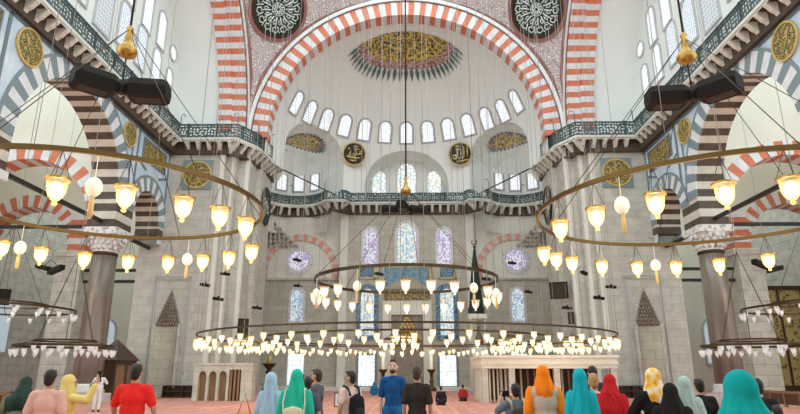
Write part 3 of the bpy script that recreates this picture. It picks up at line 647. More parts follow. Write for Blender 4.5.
# ---- piers
PIER = [(-WX-.2, 39.85), (-13.25, 39.85), (-13.25, 40.35), (-12.6, 40.35), (-12.6, 41.1), (-11.75, 41.1), (-11.75, 43.0), (-11.35, 43.0), (-11.35, 46.2), (-14.1, 46.2), (-14.1, 57), (-17.9, 57), (-17.9, 41.5)]
for s, side in ((-1, 'left'), (1, 'right')):
    po = [(-s*x, y) for x, y in PIER]
    mb = MB().prism(po, 0, 18.0); a, b_ = sorted((s*17.0, s*18.85)); mb.box(a, b_, 39.86, 42, 0, 10.75); mb.box(a-.1, b_+.1, 39.74, 42, 10.6, 10.8)
    struct(mb.build('wall_pier_'+side, 'pier_stone'))
    # upper pier behind the gallery carrying the arches
    struct(MB().prism([(-s*x, y) for x, y in [(-WX-.4, 40.3), (-12.35, 40.5), (-11.9, 41.45), (-11.6, 42.7), (-10.95, 42.8), (-11, 43.4), (-WX-.4, 43.4)]], 17.9, 19.4).build('wall_upper_pier_'+side, 'plaster'))
    # pilaster strips of brighter stone on the stepped edge
    mb = MB()
    for x0, x1, y in ((-13.62, -13.3, 39.85), (-12.95, -12.7, 40.35), (-12.1, -11.8, 41.1)):
        a, b_ = sorted((-s*x0, -s*x1)); mb.box(a, b_, y-.06, y, .2, 17.2)
    struct(mb.build('trim_pilaster_'+side, 'pale_stone'))
    # niche panel: moulded rectangle, half-round recess, muqarnas hood tapering to a point
    X = lambda x: -s*x
    nx = -16.15
    fr = MB()
    def fbox(x0, x1, z0, z1, y0=39.77, y1=39.85, mi=0):
        a, b_ = sorted((X(x0), X(x1))); fr.box(a, b_, y0, y1, z0, z1, mi)
    for x in (-17.4, -17.22, -15.02, -14.84): fbox(x-.035, x+.035, .5, 8.0)
    for z in (7.82, 8.0): fbox(-17.4, -14.84, z-.035, z+.035)
    root = struct(fr.build('trim_niche_'+side, 'frame_grey'))
    mb = MB(); N = 14                                        # recess: shown as a shallow hollow half-cylinder let into the pier face
    rows = []
    for z in (.75, 4.6): rows.append([(X(nx-.78*cos(pi*i/N)), 39.84-.30+.28*sin(pi*i/N), z) for i in range(N+1)])
    mb.grid(rows, 0)
    for xx in (-.86, .86):
        a, b_ = sorted((X(nx+xx-.08), X(nx+xx+.08))); mb.box(a, b_, 39.5, 39.86, .6, 4.75, 1)
    mb.build('niche_recess', ['qibla_stone', 'pier_stone'], root)  # recess in a darker stone, standing in for the shade of a deeper hollow
    mb = MB()
    for k in range(9):                                       # stepped stalactite hood
        z0 = 4.6+.25*k; hw = .86*(1-k/9.3)**.9
        n2 = max(1, int(round(hw*2/.19)))
        for j in range(n2):
            xc = nx-hw+(j+.5)*2*hw/n2
            mb.ball((X(xc), 39.72+.012*k, z0+.13), (hw/n2*.95, .14, .16), 6, 5)
    mb.tube([(X(nx), 39.78, 6.8), (X(nx), 39.8, 7.15)], [.07, .015], 6)
    mb.build('niche_hood', 'niche_brown', root)
# ---- qibla wall
struct(MB().box(-13.9, 13.9, 54.2, 56.3, 0, .32).build('trim_wall_step', 'pale_stone'))
mb = MB(); mb.prism([(-6.5, 55.4), (6.5, 55.4), (6.5, 57), (-6.5, 57)], 0, 18.0)
struct(mb.build('wall_qibla', 'qibla_stone'))
mb = MB(); mb.box(-6.9, 6.9, 55.4, 57, 18.0, 24); mb.box(-14.2, -6.9, 56.3, 57, 18.0, 24); mb.box(6.9, 14.2, 56.3, 57, 18.0, 24)
struct(mb.build('wall_qibla_upper', 'plaster'))
for s, side in ((-1, 'left'), (1, 'right')):
    a, b_ = sorted((s*6.4, s*14.2))
    struct(MB().box(a, b_, 56.2, 57, 0, 18.0).build('wall_qibla_'+side, 'qibla_stone'))
    # pale upper zone, blind arch and lunette, cornice line
    mb = MB(); mb.box(a, b_, 56.16, 56.2, 10.4, 18.0, 0)
    mb.box(a, b_, 56.0, 56.2, 10.2, 10.42, 1)
    a2, b2 = sorted((s*5.75, s*6.5)); mb.box(a2, b2, 55.25, 55.41, 0, 17.6, 0)
    struct(mb.build('trim_lunette_zone_'+side, ['pale_stone', 'qibla_stone']))
    mb = MB(); arch_ring(mb, (s*10.5, 56.0, 10.95), (1, 0, 0), (0, .2, 0), 3.2, 3.85, 27, [0, 1], [0, 1], a0=-.16, a1=pi+.16, em=1)
    struct(mb.build('trim_blind_arch_'+side, ['pink_voussoir', 'cream_voussoir']))
    window((s*10.65, 56.14, 12.15), (1, 0, 0), Z, 1.95, 1.95, 'violet_glass', 'tile_border', .44, 'round')
    window((s*10.6, 56.16, 7.75), (1, 0, 0), Z, 1.15, 2.9, 'blue_glass', 'tile_border', .24, 'pointed')
    window((s*10.45, 56.14, 1.85), (1, 0, 0), Z, 1.5, 2.8, 'day_pane', 'frame_grey', .18, 'rect')
    # corner squinch of little stalactite niches
    mb = MB()
    for k in range(7):
        for j in range(8-k):
            mb.ball((s*(13.9-.42*j), 56.05-.05*k, 13.6+k*.42), (.2, .22+.05*k, .24), 6, 5)
    struct(mb.build('trim_squinch_'+side, 'muqarnas_stone'))
    # quarter-round wall under the exedra gallery
    rows = []
    for z in (14.8, 15.6, 16.4, 17.2, 18.0):
        rr = 4.1*(.82+.18*((z-14.8)/3.2)); q = max(0, (18-z)/3.2)
        rows.append([(-s*(EX.x+cos(a)*rr), min(56.17, EX.y+sin(a)*rr+q*.7), z) for a in [RD(165-150*i/30) for i in range(31)]])
    struct(MB().grid(rows).build('wall_exedra_'+side, 'pale_stone'))
for x, W, H, zc, g in ((-3.6, 1.5, 3.6, 13.3, 'violet_glass'), (0, 2.15, 4.6, 13.3, 'mixed_glass'), (3.6, 1.5, 3.6, 13.3, 'violet_glass')):
    window((x, 55.38, zc), (1, 0, 0), Z, W-.3, H-.3, g, 'tile_border', .26, 'pointed')
for s in (-1, 1):
    window((s*3.75, 55.3, 7.0), (1, 0, 0), Z, 1.25, 4.2, 'mixed_glass', 'blue_tile', .42, 'pointed')
    window((s*3.75, 55.34, 1.75), (1, 0, 0), Z, 1.5, 2.7, 'day_pane', 'frame_dark', .2, 'rect')
    mb = MB(); mb.box(s*3.85-.75, s*3.85+.75, 55.28, 55.4, 10.3, 11.5)
    p = tag(mb.build('tile_panel', 'blue_tile'), 'square dark blue tile panel above the window %s of the mihrab' % ('left' if s < 0 else 'right'), 'panel')
    mb = MB()
    for a in ((-.82, -.70, 10.2, 11.6), (.70, .82, 10.2, 11.6)): mb.box(s*3.85+a[0], s*3.85+a[1], 55.24, 55.4, a[2], a[3])
    for a in ((10.2, 10.32), (11.48, 11.6)): mb.box(s*3.85-.82, s*3.85+.82, 55.24, 55.4, a[0], a[1])
    mb.build('frame', 'gold_paint', p)
# mihrab: tiled crown panel with gold gable, niche with stalactite hood, marble surround
mih = tag(empty('mihrab', (0, 55.4, 0)), 'marble mihrab niche with a blue tiled crown and gold gable on the far wall', 'mihrab')
L = lambda mb, n, m_: mb.build(n, m_, mih)
mb = MB(); mb.box(-2.2, 2.2, -.2, 0, 9.2, 11.3); L(mb, 'tile_crown', 'teal_tile')
mb = MB(); mb.slab([(-2.2, -.26, 9.2), (2.2, -.26, 9.2), (0, -.26, 10.5)], (0, .06, 0)); L(mb, 'gable', 'faded_gold')
mb = MB()
for q in ((-2.3, -2.2, 9.1, 11.4), (2.2, 2.3, 9.1, 11.4)): mb.box(q[0], q[1], -.28, 0, q[2], q[3])
mb.box(-2.3, 2.3, -.28, 0, 11.3, 11.4); L(mb, 'crown_frame', 'gold_paint')
mb = MB(); mb.box(-2.2, 2.2, -.25, 0, 8.2, 9.1); set_uv(L(mb, 'inscription_band', 'gold_script'), lambda co, i: (co.x, co.z))
mb = MB(); mb.box(-2.3, -1.5, -.35, 0, 0, 8.1); mb.box(1.5, 2.3, -.35, 0, 0, 8.1); mb.box(-1.5, 1.5, -.35, 0, 6.8, 8.1); L(mb, 'surround', 'pale_stone')
mb = MB(); mb.grid([[(-1.5*cos(pi*i/16), -.3+.28*sin(pi*i/16), z) for i in range(17)] for z in (0, 6.8)]); L(mb, 'niche', 'niche_brown')
mb = MB()
for k in range(8):
    hw = 1.4*(1-k/8.5); n2 = max(1, int(hw*2/.3))
    for j in range(n2): mb.ball((-hw+(j+.5)*2*hw/n2, -.3, 4.6+.26*k), (hw/n2, .12, .17), 6, 5)
L(mb, 'niche_hood', 'gold_paint')
for s in (-1, 1):
    mb = MB(); mb.lathe([(.02, 0), (.45, 0), (.45, .25), (.2, .4), (.14, .6), (.22, .8), (.13, 1.0), (.16, 1.5), (.4, 1.75), (.42, 1.85), (.02, 1.85)], 16)
    o = tag(mb.build('candlestick', 'brass', None, (s*2.15, 53.6, 0)), 'tall brass candlestick standing %s of the mihrab by the far wall' % ('left' if s < 0 else 'right'), 'candlestick')
    MB().tube([(0, 0, 1.8), (0, 0, 3.1)], .14, 10).build('candle', 'egg_shell', o)
o = tag(MB().lathe([(.02, 0), (.55, 0), (.5, .3), (.2, .5), (.16, 1.4), (.3, 1.6), (.16, 1.8), (.5, 2.15), (.6, 2.3), (.02, 2.3)], 16).build('candlestick', 'bronze', None, (-11.4, 49.6, 0)),
        'dark bronze candlestick standing alone beside the left pier', 'candlestick')
MB().tube([(0, 0, 2.2), (0, 0, 2.9)], .2, 10).build('candle', 'gold_paint', o)
# ------------------------------------------------------------------ side arcades
for s, side in ((-1, 'left'), (1, 'right')):
    BIG = (28.3, 4.85, 11.6, 10.2); SML = (37.15, 1.95, 11.4, 10.75); PRE = (19.3, 1.95, 11.4, 10.75)
    ops = (BIG, SML, PRE)
    def zlow(y):
        for yc, r, zs, zb in ops:
            if abs(y-yc) < r: return zs+sqrt(r*r-(y-yc)**2)
        return 10.2
    ys = [16.0]
    for yc, r, zs, zb in sorted(ops): ys += [yc-r*cos(pi*i/40) for i in range(41)]
    ys += [34.9, 39.95]; ys = sorted(set(round(y, 4) for y in ys))
    mb = MB(); x0, x1 = s*WX, s*(WX+1.6)
    for i in range(len(ys)-1):
        a, b_ = ys[i], ys[i+1]; m_ = (a+b_)/2
        inop = any(abs(m_-yc) < r for yc, r, zs, zb in ops)
        za, zb_ = (zlow(a+1e-4 if inop else m_), zlow(b_-1e-4 if inop else m_))
        if inop:
            yc, r, zs, zbm = [o for o in ops if abs(m_-o[0]) < o[1]][0]
            za = zs+sqrt(max(0, r*r-(a-yc)**2)); zb_ = zs+sqrt(max(0, r*r-(b_-yc)**2))
        mb.add([(x0, a, za), (x0, b_, zb_), (x0, b_, 18), (x0, a, 18), (x1, a, za), (x1, b_, zb_), (x1, b_, 18), (x1, a, 18)],
               [(0, 1, 2, 3), (4, 7, 6, 5), (0, 4, 5, 1)])
    struct(mb.build('wall_arcade_'+side, 'blue_marble'))
    mb = MB()
    for (yc, r, zs, zb), rw, n in ((BIG, 1.0, 33), (SML, .85, 17), (PRE, .85, 17)):
        arch_ring(mb, (s*(WX-.05), yc, zs), (0, 1, 0), (s*.08, 0, 0), r-.03, r+rw, n, [0, 1], [0, 1], em=0)
        arch_ring(mb, (s*(WX+.03), yc, zs), (0, 1, 0), (s*1.6, 0, 0), r-.04, r+.03, n, [2, 3], [2, 3])
        arch_ring(mb, (s*(WX-.07), yc, zs), (0, 1, 0), (s*.09, 0, 0), r+rw, r+rw+.16, 24, [0, 0], [0, 0])
    for y0, y1, zt in ((33.1, 35.2, 11.6), (21.3, 23.5, 11.6), (39.1, 39.9, 11.4)):   # striped jambs under the springings
        k = 0; z = 9.9 if y0 < 39 else 10.75
        while z < zt-.05:
            a, b_ = sorted((x0-s*.02, x1+s*.02)); mb.box(a, b_, y0, y1, z, min(z+.48, zt), 2+k % 2); z += .48; k += 1
    struct(mb.build('trim_voussoirs_'+side, ['slate_voussoir', 'white_voussoir', 'brown_voussoir', 'cream_voussoir']))
    # slate inlay bands and pale cornice mouldings
    mb = MB()
    def strip(ya, za, yb, zb, wd, mi=0, pr=.03):
        a, b_ = V((s*WX, ya, za)), V((s*WX, yb, zb)); t = (b_-a).normalized(); n = V((1, 0, 0)); w = t.cross(n)*wd/2
        mb.obox((a+b_)/2 - V((s*pr/2, 0, 0)), (b_-a)/2, w, V((pr/2+.01, 0, 0)), mi)
    strip(16, 16.92, 39.8, 16.92, .22)
    for y in (34.75, 39.6, 22.0): strip(y, 12.3 if y > 30 else 11, y, 16.9, .20)
    strip(33.95, 11.6, 34.15, 16.8, .14)
    strip(34.8, 15.0, 36.2, 14.55, .16); strip(38.2, 14.55, 39.5, 15.0, .16)
    for z, d, h in ((17.12, .10, .12), (17.3, .2, .14)):
        a, b_ = sorted((s*(WX-d), s*(WX+.1))); mb.box(a, b_, 16, 39.85, z-h/2, z+h/2, 1)
    struct(mb.build('trim_inlay_'+side, ['slate', 'pale_stone']))
    # gold roundels and panels on the blue marble
    n = V((-s, 0, 0)); u = V((0, 1, 0))
    for (y, z, r), lb in (((23.45, 16.0, .82), 'round gold boss by the near top edge of the big grey-striped arch'), ((33.45, 15.95, .72), 'round gold boss between the big and small arch')):
        c = V((s*(WX-.02), y, z)); mb = MB(); disc(mb, c, u, Z, n, r, 0, .06)
        o = tag(set_uv(mb.build('gold_boss', 'gold_script'), lambda co, i: (co.y, co.z)), lb+', %s wall' % side, 'roundel')
        mb = MB(); ringpoly(mb, c, u, Z, n, r, r+.09, 0, .10, 36); mb.build('rim', 'gold_paint', o)
    for (y0, y1, z0, z1), lb in (((35.5, 38.9, 15.25, 16.5), 'rectangular gold inscription panel above the small striped arch'), ((18.8, 21.4, 15.3, 16.5), 'rectangular gold inscription panel at the top corner of the photo')):
        a, b_ = sorted((s*(WX-.07), s*(WX+.05))); mb = MB(); mb.box(a, b_, y0, y1, z0, z1)
        o = tag(set_uv(mb.build('inscription_panel', 'gold_script'), lambda co, i: (co.y, co.z)), lb+', %s wall' % side, 'panel')
        mb = MB(); a, b_ = sorted((s*(WX-.10), s*(WX+.02)))
        for q in ((y0-.1, y1+.1, z0-.1, z0), (y0-.1, y1+.1, z1, z1+.1), (y0-.1, y0, z0, z1), (y1, y1+.1, z0, z1)): mb.box(a, b_, *q)
        mb.build('frame', 'slate', o)
    # columns: attic base, tapering shaft, stalactite capital
    for y, lb in ((34.1, 'grey-brown marble column with carved capital between the big and small arches'), (22.4, 'marble column carrying the near end of the big arch')):
        c = tag(empty('marble_column', (s*(WX+.8), y, 0)), lb+' on the %s side' % side, 'column')
        mb = MB(); mb.box(-.98, .98, -.98, .98, 0, .45); mb.lathe([(.95, .45), (.97, .6), (.87, .72), (.90, .85), (.80, .98)], 24); mb.build('base', 'capital_marble', c)
        MB().lathe([(.78, .98), (.76, 3), (.72, 6), (.68, 8.35)], 32).build('shaft', 'column_marble', c)
        mb = MB(); mb.lathe([(.70, 8.3), (.75, 8.4), (.70, 8.5)], 24); mb.build('collar', 'bronze', c)
        mb = MB(); mb.lathe([(.70, 8.5), (.76, 8.8), (.90, 9.2), (1.06, 9.5)], 16, smooth=False)
        for k in range(3):
            for j in range(16): a = 2*pi*(j+.5*(k % 2))/16; r = .75+.13*k; mb.ball((r*cos(a), r*sin(a), 8.75+.27*k), (.12, .12, .15), 6, 5)
        mb.box(-1.02, 1.02, -1.05, 1.05, 9.5, 9.9); mb.build('capital', 'capital_carving', c)
    # tie beams
    mb = MB()
    def beam(a, b_, lb):
        a, b_ = V(a), V(b_); t = (b_-a).normalized(); w = t.cross(Z)*.09
        tag(MB().obox((a+b_)/2, (b_-a)/2, w, Z*.1).build('tie_beam', 'iron'), lb, 'beam')
    xb = s*(WX+.8)
    beam((xb, 23.4, 10.25), (xb, 33.1, 10.25), 'dark tie beam spanning the big arch lengthwise on the %s side' % side)
    beam((xb, 35.1, 10.0), (xb, 39.8, 10.0), 'dark tie beam crossing the small arch on the %s side' % side)
    beam((s*19.1, 34.1, 10.15), (s*30.9, 34.1, 10.15), 'long dark tie beam running from the column to the outer wall on the %s side' % side)
    beam((s*19.1, 40.8, 8.6), (s*23.1, 40.8, 8.6), 'upper short dark beam behind the column on the %s side' % side)
    beam((s*19.1, 40.8, 7.8), (s*23.1, 40.8, 7.8), 'lower short dark beam behind the column on the %s side' % side)
    # ---- aisle behind the arcade
    a, b_ = sorted((s*31, s*31.6)); struct(MB().box(a, b_, 18, 57, 0, 29).build('wall_aisle_outer_'+side, 'aisle_stone'))
    a, b_ = sorted((s*17.6, s*31.2)); struct(MB().box(a, b_, 55.6, 56.2, 0, 29).build('wall_aisle_end_'+side, 'warm_plaster'))
    def cross_wall(yc, th, xc, r, zs, xin, xout, nm):
        mb = MB(); X = sorted([xin, xc-r, xc+r, xout]+[xc-r*cos(pi*i/36) for i in range(1, 36)])
        for i in range(len(X)-1):
            a, b_ = X[i], X[i+1]; m_ = (a+b_)/2
            if abs(m_-xc) < r: za, zb_ = zs+sqrt(max(0, r*r-(a-xc)**2)), zs+sqrt(max(0, r*r-(b_-xc)**2))
            else: za = zb_ = (10.4 if (yc < 36 and m_ < xc) else 0)
            mb.add([(s*a, yc, za), (s*b_, yc, zb_), (s*b_, yc, 22), (s*a, yc, 22), (s*a, yc+th, za), (s*b_, yc+th, zb_), (s*b_, yc+th, 22), (s*a, yc+th, 22)],
                   [(0, 1, 2, 3), (4, 7, 6, 5), (0, 4, 5, 1), (0, 3, 7, 4), (1, 5, 6, 2)], 2)
        arch_ring(mb, (s*xc, yc-.06, zs), (1, 0, 0), (0, th+.1, 0), r-.05, r+.85, 27, [0, 1], [0, 1], em=1)
        struct(mb.build(nm+side, ['orange_voussoir', 'white_voussoir', 'warm_plaster']))
    cross_wall(33.5, 1.3, 23.4, 4.3, 10.1, 18.6, 31.2, 'wall_aisle_arch_')
    cross_wall(40.3, 1.4, 27.4, 3.25, 10.0, 23.15, 31.2, 'wall_aisle_far_arch_')
    mb = MB(); a, b_ = sorted((s*23.0, s*24.8)); mb.box(a, b_, 40.2, 41.8, 0, 9.9); a, b_ = sorted((s*22.85, s*24.95)); mb.box(a, b_, 40.1, 41.9, 9.5, 9.95)
    k = 0; z = 9.95; a, b_ = sorted((s*23.05, s*24.2))
    while z < 12.6: mb.box(a, b_, 40.22, 41.78, z, z+.45, 1+k % 2); z += .45; k += 1
    struct(mb.build('wall_aisle_pier_'+side, ['aisle_stone', 'orange_voussoir', 'white_voussoir']))
    mb = MB(); a, b_ = sorted((s*25.7, s*27.3)); mb.box(a, b_, 46, 47.6, 0, 12); struct(mb.build('wall_aisle_buttress_'+side, 'niche_brown'))
    for (y, z, W, H, g) in ((27, 5.2, 2.0, 4.2, 'aisle_pane'), (37.4, 5.2, 1.8, 4.2, 'aisle_pane'), (44.5, 5.2, 2.0, 4.2, 'aisle_pane'), (51, 5.2, 2.0, 4.2, 'aisle_pane')):
        window((s*30.98, y, z), (0, 1, 0), Z, W, H, g, 'frame_grey', .18)
    for x, z, W, H, g in ((20.6, 4.0, 1.7, 4.0, 'aisle_pane'), (28.6, 4.4, 2.0, 4.0, 'aisle_pane')):
        window((s*x, 55.55, z), (1, 0, 0), Z, W, H, g, 'frame_grey', .18)
    # roundels of the pier front (square panel) and of the pier side
    c = V((s*15.2, 39.82, 15.45)); u = V((1, 0, 0)); n = V((0, -1, 0))
    mb = MB(); disc(mb, c, u, Z, n, .95, 0, .08)
    o = tag(set_uv(mb.build('calligraphy_roundel', 'gold_script'), lambda co, i: (co.x, co.z)), 'dark gold-lettered roundel in a square frame high on the %s pier front' % side, 'roundel')
    mb = MB(); mb.box(c.x-1.12, c.x+1.12, 39.76, 39.86, 15.45-1.12, 15.45+1.12); mb.build('square_frame', 'slate_voussoir', o)
    mb = MB(); ringpoly(mb, c, u, Z, n, .95, 1.05, 0, .13, 36); mb.build('rim', 'gold_paint', o)
    def script(mb, c, u, w, n, R, seed, count=10):
        rn = random.Random(seed)
        for i in range(count):
            t = rn.uniform(0, 2*pi); r = R*rn.uniform(.1, .75); bx, by = r*cos(t), r*sin(t); q = []
            ang = rn.uniform(0, 2*pi); turn = rn.uniform(-1.1, 1.1)
            for k in range(6):
                q.append(c+u*bx+w*by+n*.10); ang += turn*.6; bx += R*.15*cos(ang); by += R*.15*sin(ang)
                if bx*bx+by*by > (R*.85)**2: break
            if len(q) > 2: mb.tube(q, R*.022, 5)
    mb = MB(); script(mb, c, u, Z, n, .95, 3+s, 18); mb.build('calligraphy', 'gold_paint', o)
    c = V((s*11.33, 44.6, 14.4)); u = V((0, 1, 0)); n = V((-s, 0, 0))
    E_ = lambda r, t, k: c+u*(r*.95*cos(t))+Z*(r*1.25*sin(t))+n*k
    mb = MB(); mb.slab([E_(1.15, 2*pi*i/36, 0) for i in range(36)], n*.1)
    o = tag(mb.build('calligraphy_roundel', 'disc_green'), 'narrow dark roundel with pale lettering on the inner side of the %s pier' % side, 'roundel')
    mb = MB(); mb.tube([E_(1.2, 2*pi*i/36, .08) for i in range(36)], .09, 6, True); mb.build('rim', 'bronze', o)
    mb = MB(); script(mb, c, u, Z*1.25, n, 1.05, 9+s, 16); mb.build('calligraphy', 'calligraphy_white', o)
# ---- the two lettered roundels on the semidome: (left) "Muhammad", (right) "Allah"
def stroke(mb, P, pts, w):
    # broad-pen stroke: a chain of thick tubes, thinner at the ends
    n = len(pts); mb.tube([P(*p) for p in pts], [w*(.55 if i in (0, n-1) else 1) for i in range(n)], 6)
ALLAH = [[(.62, .62), (.60, .2), (.58, -.28)], [(.34, .60), (.33, .1), (.28, -.30), (.16, -.36), (.08, -.28)], [(.06, .48), (.06, 0), (.02, -.30), (-.10, -.38), (-.20, -.30)],
         [(-.20, .36), (-.22, -.05), (-.30, -.32), (-.46, -.42), (-.62, -.30), (-.58, -.08), (-.42, -.06), (-.36, -.22), (-.44, -.36)],
         [(-.36, .46), (-.28, .36), (-.20, .44), (-.12, .36), (-.04, .46)], [(-.42, .66), (-.20, .62), (-.02, .68)], [(.66, -.52), (.2, -.58), (-.3, -.62)]]
MUHAMMAD = [[(.66, .16), (.56, .30), (.44, .22), (.50, .06), (.62, .08), (.40, -.02), (.18, .0)], [(.40, .44), (.16, .40), (-.10, .52), (.08, .28), (.22, .04), (.10, -.16), (-.10, -.20)],
            [(.12, -.10), (-.04, .04), (-.18, -.04), (-.10, -.18), (-.34, -.16)], [(-.30, .30), (-.34, .02), (-.46, -.18), (-.66, -.22), (-.40, -.30), (.1, -.34), (.5, -.30)],
            [(-.10, .66), (.12, .60), (.3, .68)], [(-.55, .35), (-.45, .45), (-.35, .38)], [(.2, -.52), (-.1, -.58), (-.4, -.50)]]
for px, word, lb in ((353.5, MUHAMMAD, 'round black disc with gold Arabic lettering reading Muhammad, left of the mihrab vault'), (461, ALLAH, 'round black disc with gold Arabic lettering reading Allah, right of the mihrab vault')):
    c = dome_hit(px, 154); n = (V((0, 30, 14))-c).normalized(); u = V((0, 0, 1)).cross(n)*-1
    u = n.cross(Z)*-1 if n.cross(Z).x < 0 else n.cross(Z); u.normalize(); w = u.cross(n); w = -w if w.z < 0 else w
    c = c+n*.55
    mb = MB(); disc(mb, c, u, w, n, 1.02, -.12, 0)
    o = tag(mb.build('calligraphy_roundel', 'disc_dark'), lb, 'roundel')
    mb = MB(); ringpoly(mb, c, u, w, n, 1.0, 1.12, -.15, .06, 40); mb.build('rim', 'gold_paint', o)
    mb = MB(); P = lambda a, b_: c+u*(a*1.12)+w*(b_*1.1)+n*.02
    for q in word: stroke(mb, P, q, .065)
    mb.build('lettering', 'calligraphy_gold', o)
    mb = MB(); mb.tube([c-n*.1, c-n*.9], .05, 6); mb.build('bracket', 'iron', o)
# ------------------------------------------------------------------ galleries
def bracket(w=.25, d=.78, h=.84):
    prof = [(0, 0), (0, -h), (.12, -h), (.22, -h*.82), (.34, -h*.62), (.52, -h*.5), (.66, -h*.3), (d, -h*.18), (d, 0)]
    mb = MB(); n = len(prof); v = [(-w/2, -a, b) for a, b in prof]+[(w/2, -a, b) for a, b in prof]
    return mb.add(v, [tuple(range(n)), tuple(range(n, 2*n))[::-1]]+[(i, (i+1) % n, n+(i+1) % n, n+i) for i in range(n)])
BR = bracket().mesh('corbel', 'pale_stone')
def gallery(path, inner, side, label, gz=0.0, rh=1.0):
    mb = MB()
    for i in range(len(path)-1):
        q = [path[i], path[i+1], inner[i+1], inner[i]]
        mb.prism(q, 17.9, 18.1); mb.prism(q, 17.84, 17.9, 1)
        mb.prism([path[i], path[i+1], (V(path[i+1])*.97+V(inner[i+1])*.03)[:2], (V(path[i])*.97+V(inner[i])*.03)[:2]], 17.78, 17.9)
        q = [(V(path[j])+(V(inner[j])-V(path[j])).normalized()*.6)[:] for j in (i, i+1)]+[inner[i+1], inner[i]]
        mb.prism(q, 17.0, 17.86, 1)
    root = struct(mb.build('trim_gallery_'+side, ['pale_stone', 'corbel_shade'])); root.location.z = gz
    # corbels at even steps, facing out
    acc = .5
    for i in range(len(path)-1):
        a, b_ = V(path[i]), V(path[i+1]); L = (b_-a).length; t = (b_-a)/L
        nin = ((V(inner[i])+V(inner[i+1]))/2-(a+b_)/2); nn = V((-t.y, t.x)); nn = nn if nn.dot(nin) > 0 else -nn
        while acc < L:
            p = a+t*acc+nn*.80
            o = link('corbel', BR, root, (p.x, p.y, 17.86), (0, 0, atan2(nn.y, nn.x)-pi/2)); acc += .78
        acc -= L
    r = tag(empty('gallery_railing', (path[0][0], path[0][1], 18.1+gz)), label, 'railing'); o0 = V((path[0][0], path[0][1], 18.1+gz))
    pn, rl = MB(), MB(); us = []; run = 0
    off = []
    for i, p in enumerate(path): off.append(V(p)*.93+V(inner[i])*.07)
    for i in range(len(off)-1):
        a, b_ = off[i], off[i+1]; t = (b_-a).normalized(); w = V((-t.y, t.x))
        L_ = (b_-a).length; us += [run, run+L_]*4; run += L_
        c3 = V(((a.x+b_.x)/2, (a.y+b_.y)/2, .52*rh)) - V((o0.x, o0.y, 0))
        pn.obox(c3, V((t.x, t.y, 0))*((b_-a).length/2), V((w.x, w.y, 0))*.02, (0, 0, .46*rh))
        for z, h in ((.04, .04), (1.02*rh, .05), (.82*rh, .02)):
            rl.obox((c3.x, c3.y, z), V((t.x, t.y, 0))*((b_-a).length/2+.03), V((w.x, w.y, 0))*.05, (0, 0, h))
    set_uv(pn.build('lattice_panel', 'rail_lattice', r), lambda co, i: (us[i], co.z)); rl.build('rails', 'rail_iron', r)
    acc = .2
    PO = MB().box(-.05, .05, -.05, .05, 0, 1.12*rh).mesh('post', 'rail_iron'); 
    for i in range(len(off)-1):
        a, b_ = off[i], off[i+1]; L = (b_-a).length; t = (b_-a)/L
        while acc < L: p = a+t*acc; link('post', PO, r, (p.x-o0.x, p.y-o0.y, 0)); acc += 2.1
        acc -= L
    HK = MB().tube([(0, 0, 1.1), (0, 0, 1.7), (.1, 0, 1.95), (.32, 0, 2.0), (.45, 0, 1.85)], .03, 6).mesh('lamp_hook', 'rail_iron')
    for i in range(1, len(off)-1, max(1, len(off)//5)):
        link('lamp_hook', HK, r, (off[i].x-o0.x, off[i].y-o0.y, 0), (0, 0, i*1.3))
for s, side in ((-1, 'left'), (1, 'right')):
    tag(MB().tube([(s*10.75, 46.6, 18.35), (s*6.9, 53.1, 18.0)], .06, 6).build('tie_rod', 'iron'), 'thin dark tie rod crossing the %s corner recess above the gallery railing' % side, 'rod')
    pa = [(-16.5, 16.5), (-16.5, 39.1), (-12.3, 39.1), (-11.2, 41.0), (-10.75, 43.5), (-10.65, 46.7), (-12.6, 47.1)]
    inn = [(-17.5, 16.5), (-17.5, 40.3), (-13.0, 40.3), (-12.2, 41.5), (-11.8, 43.5), (-11.8, 46.0), (-12.8, 46.1)]
    gallery([(-s*x, y) for x, y in pa], [(-s*x, y) for x, y in inn], side, 'dark pierced gallery railing along the %s wall and round its pier' % side)
arc = [(EX.x+3.0*cos(RD(a)), EX.y+3.05*sin(RD(a))) for a in range(190, 14, -11)]
arci = [(EX.x+3.8*cos(RD(a)), EX.y+3.95*sin(RD(a))) for a in range(190, 14, -11)]
half = arc+[(-6.9, 53.3), (-5.9, 53.5), (-5.5, 54.5)]; halfi = arci+[(-6.2, 54.9), (-5.6, 55.5), (-5.2, 55.5)]
gallery(half+[(-x, y) for x, y in half[::-1]], halfi+[(-x, y) for x, y in halfi[::-1]], 'qibla', 'dark pierced gallery railing curving across the far wall below the semidome', -.42, .85)
# ------------------------------------------------------------------ chandeliers
def ringpts(R, n=96, a0=0): return [(R*cos(a0+2*pi*i/n), R*sin(a0+2*pi*i/n), 0) for i in range(n)]
def flat_ring(mb, R, w, h, z=0, n=96, mi=0):
    for i in range(n):
        a, b_ = 2*pi*i/n, 2*pi*(i+1)/n
        q = [((R+dr)*cos(t), (R+dr)*sin(t), z+dz) for t in (a, b_) for dr, dz in ((-w, -h), (w, -h), (w, h), (-w, h))]
        mb.add(q, [(0, 4, 5, 1), (1, 5, 6, 2), (2, 6, 7, 3), (3, 7, 4, 0)], mi, False)
    return mb
LP = [(.215, -.585), (.205, -.605), (.172, -.64), (.168, -.74), (.155, -.84), (.125, -.92), (.075, -.985), (.04, -1.01), (.035, -1.03), (.055, -1.055), (.04, -1.09), (.01, -1.10)]
GLASS = {k: MB().lathe(LP, 14, cap=False).mesh('lamp_glass', k) for k in ('lit_glass', 'white_glass', 'clear_glass')}
BULB = MB().ball((0, 0, -.80), (.105, .105, .15), 12, 8).mesh('bulb', 'bulb'); BULBS = MB().ball((0, 0, -.78), (.085, .085, .13), 8, 6).mesh('bulb', 'bulb_soft')
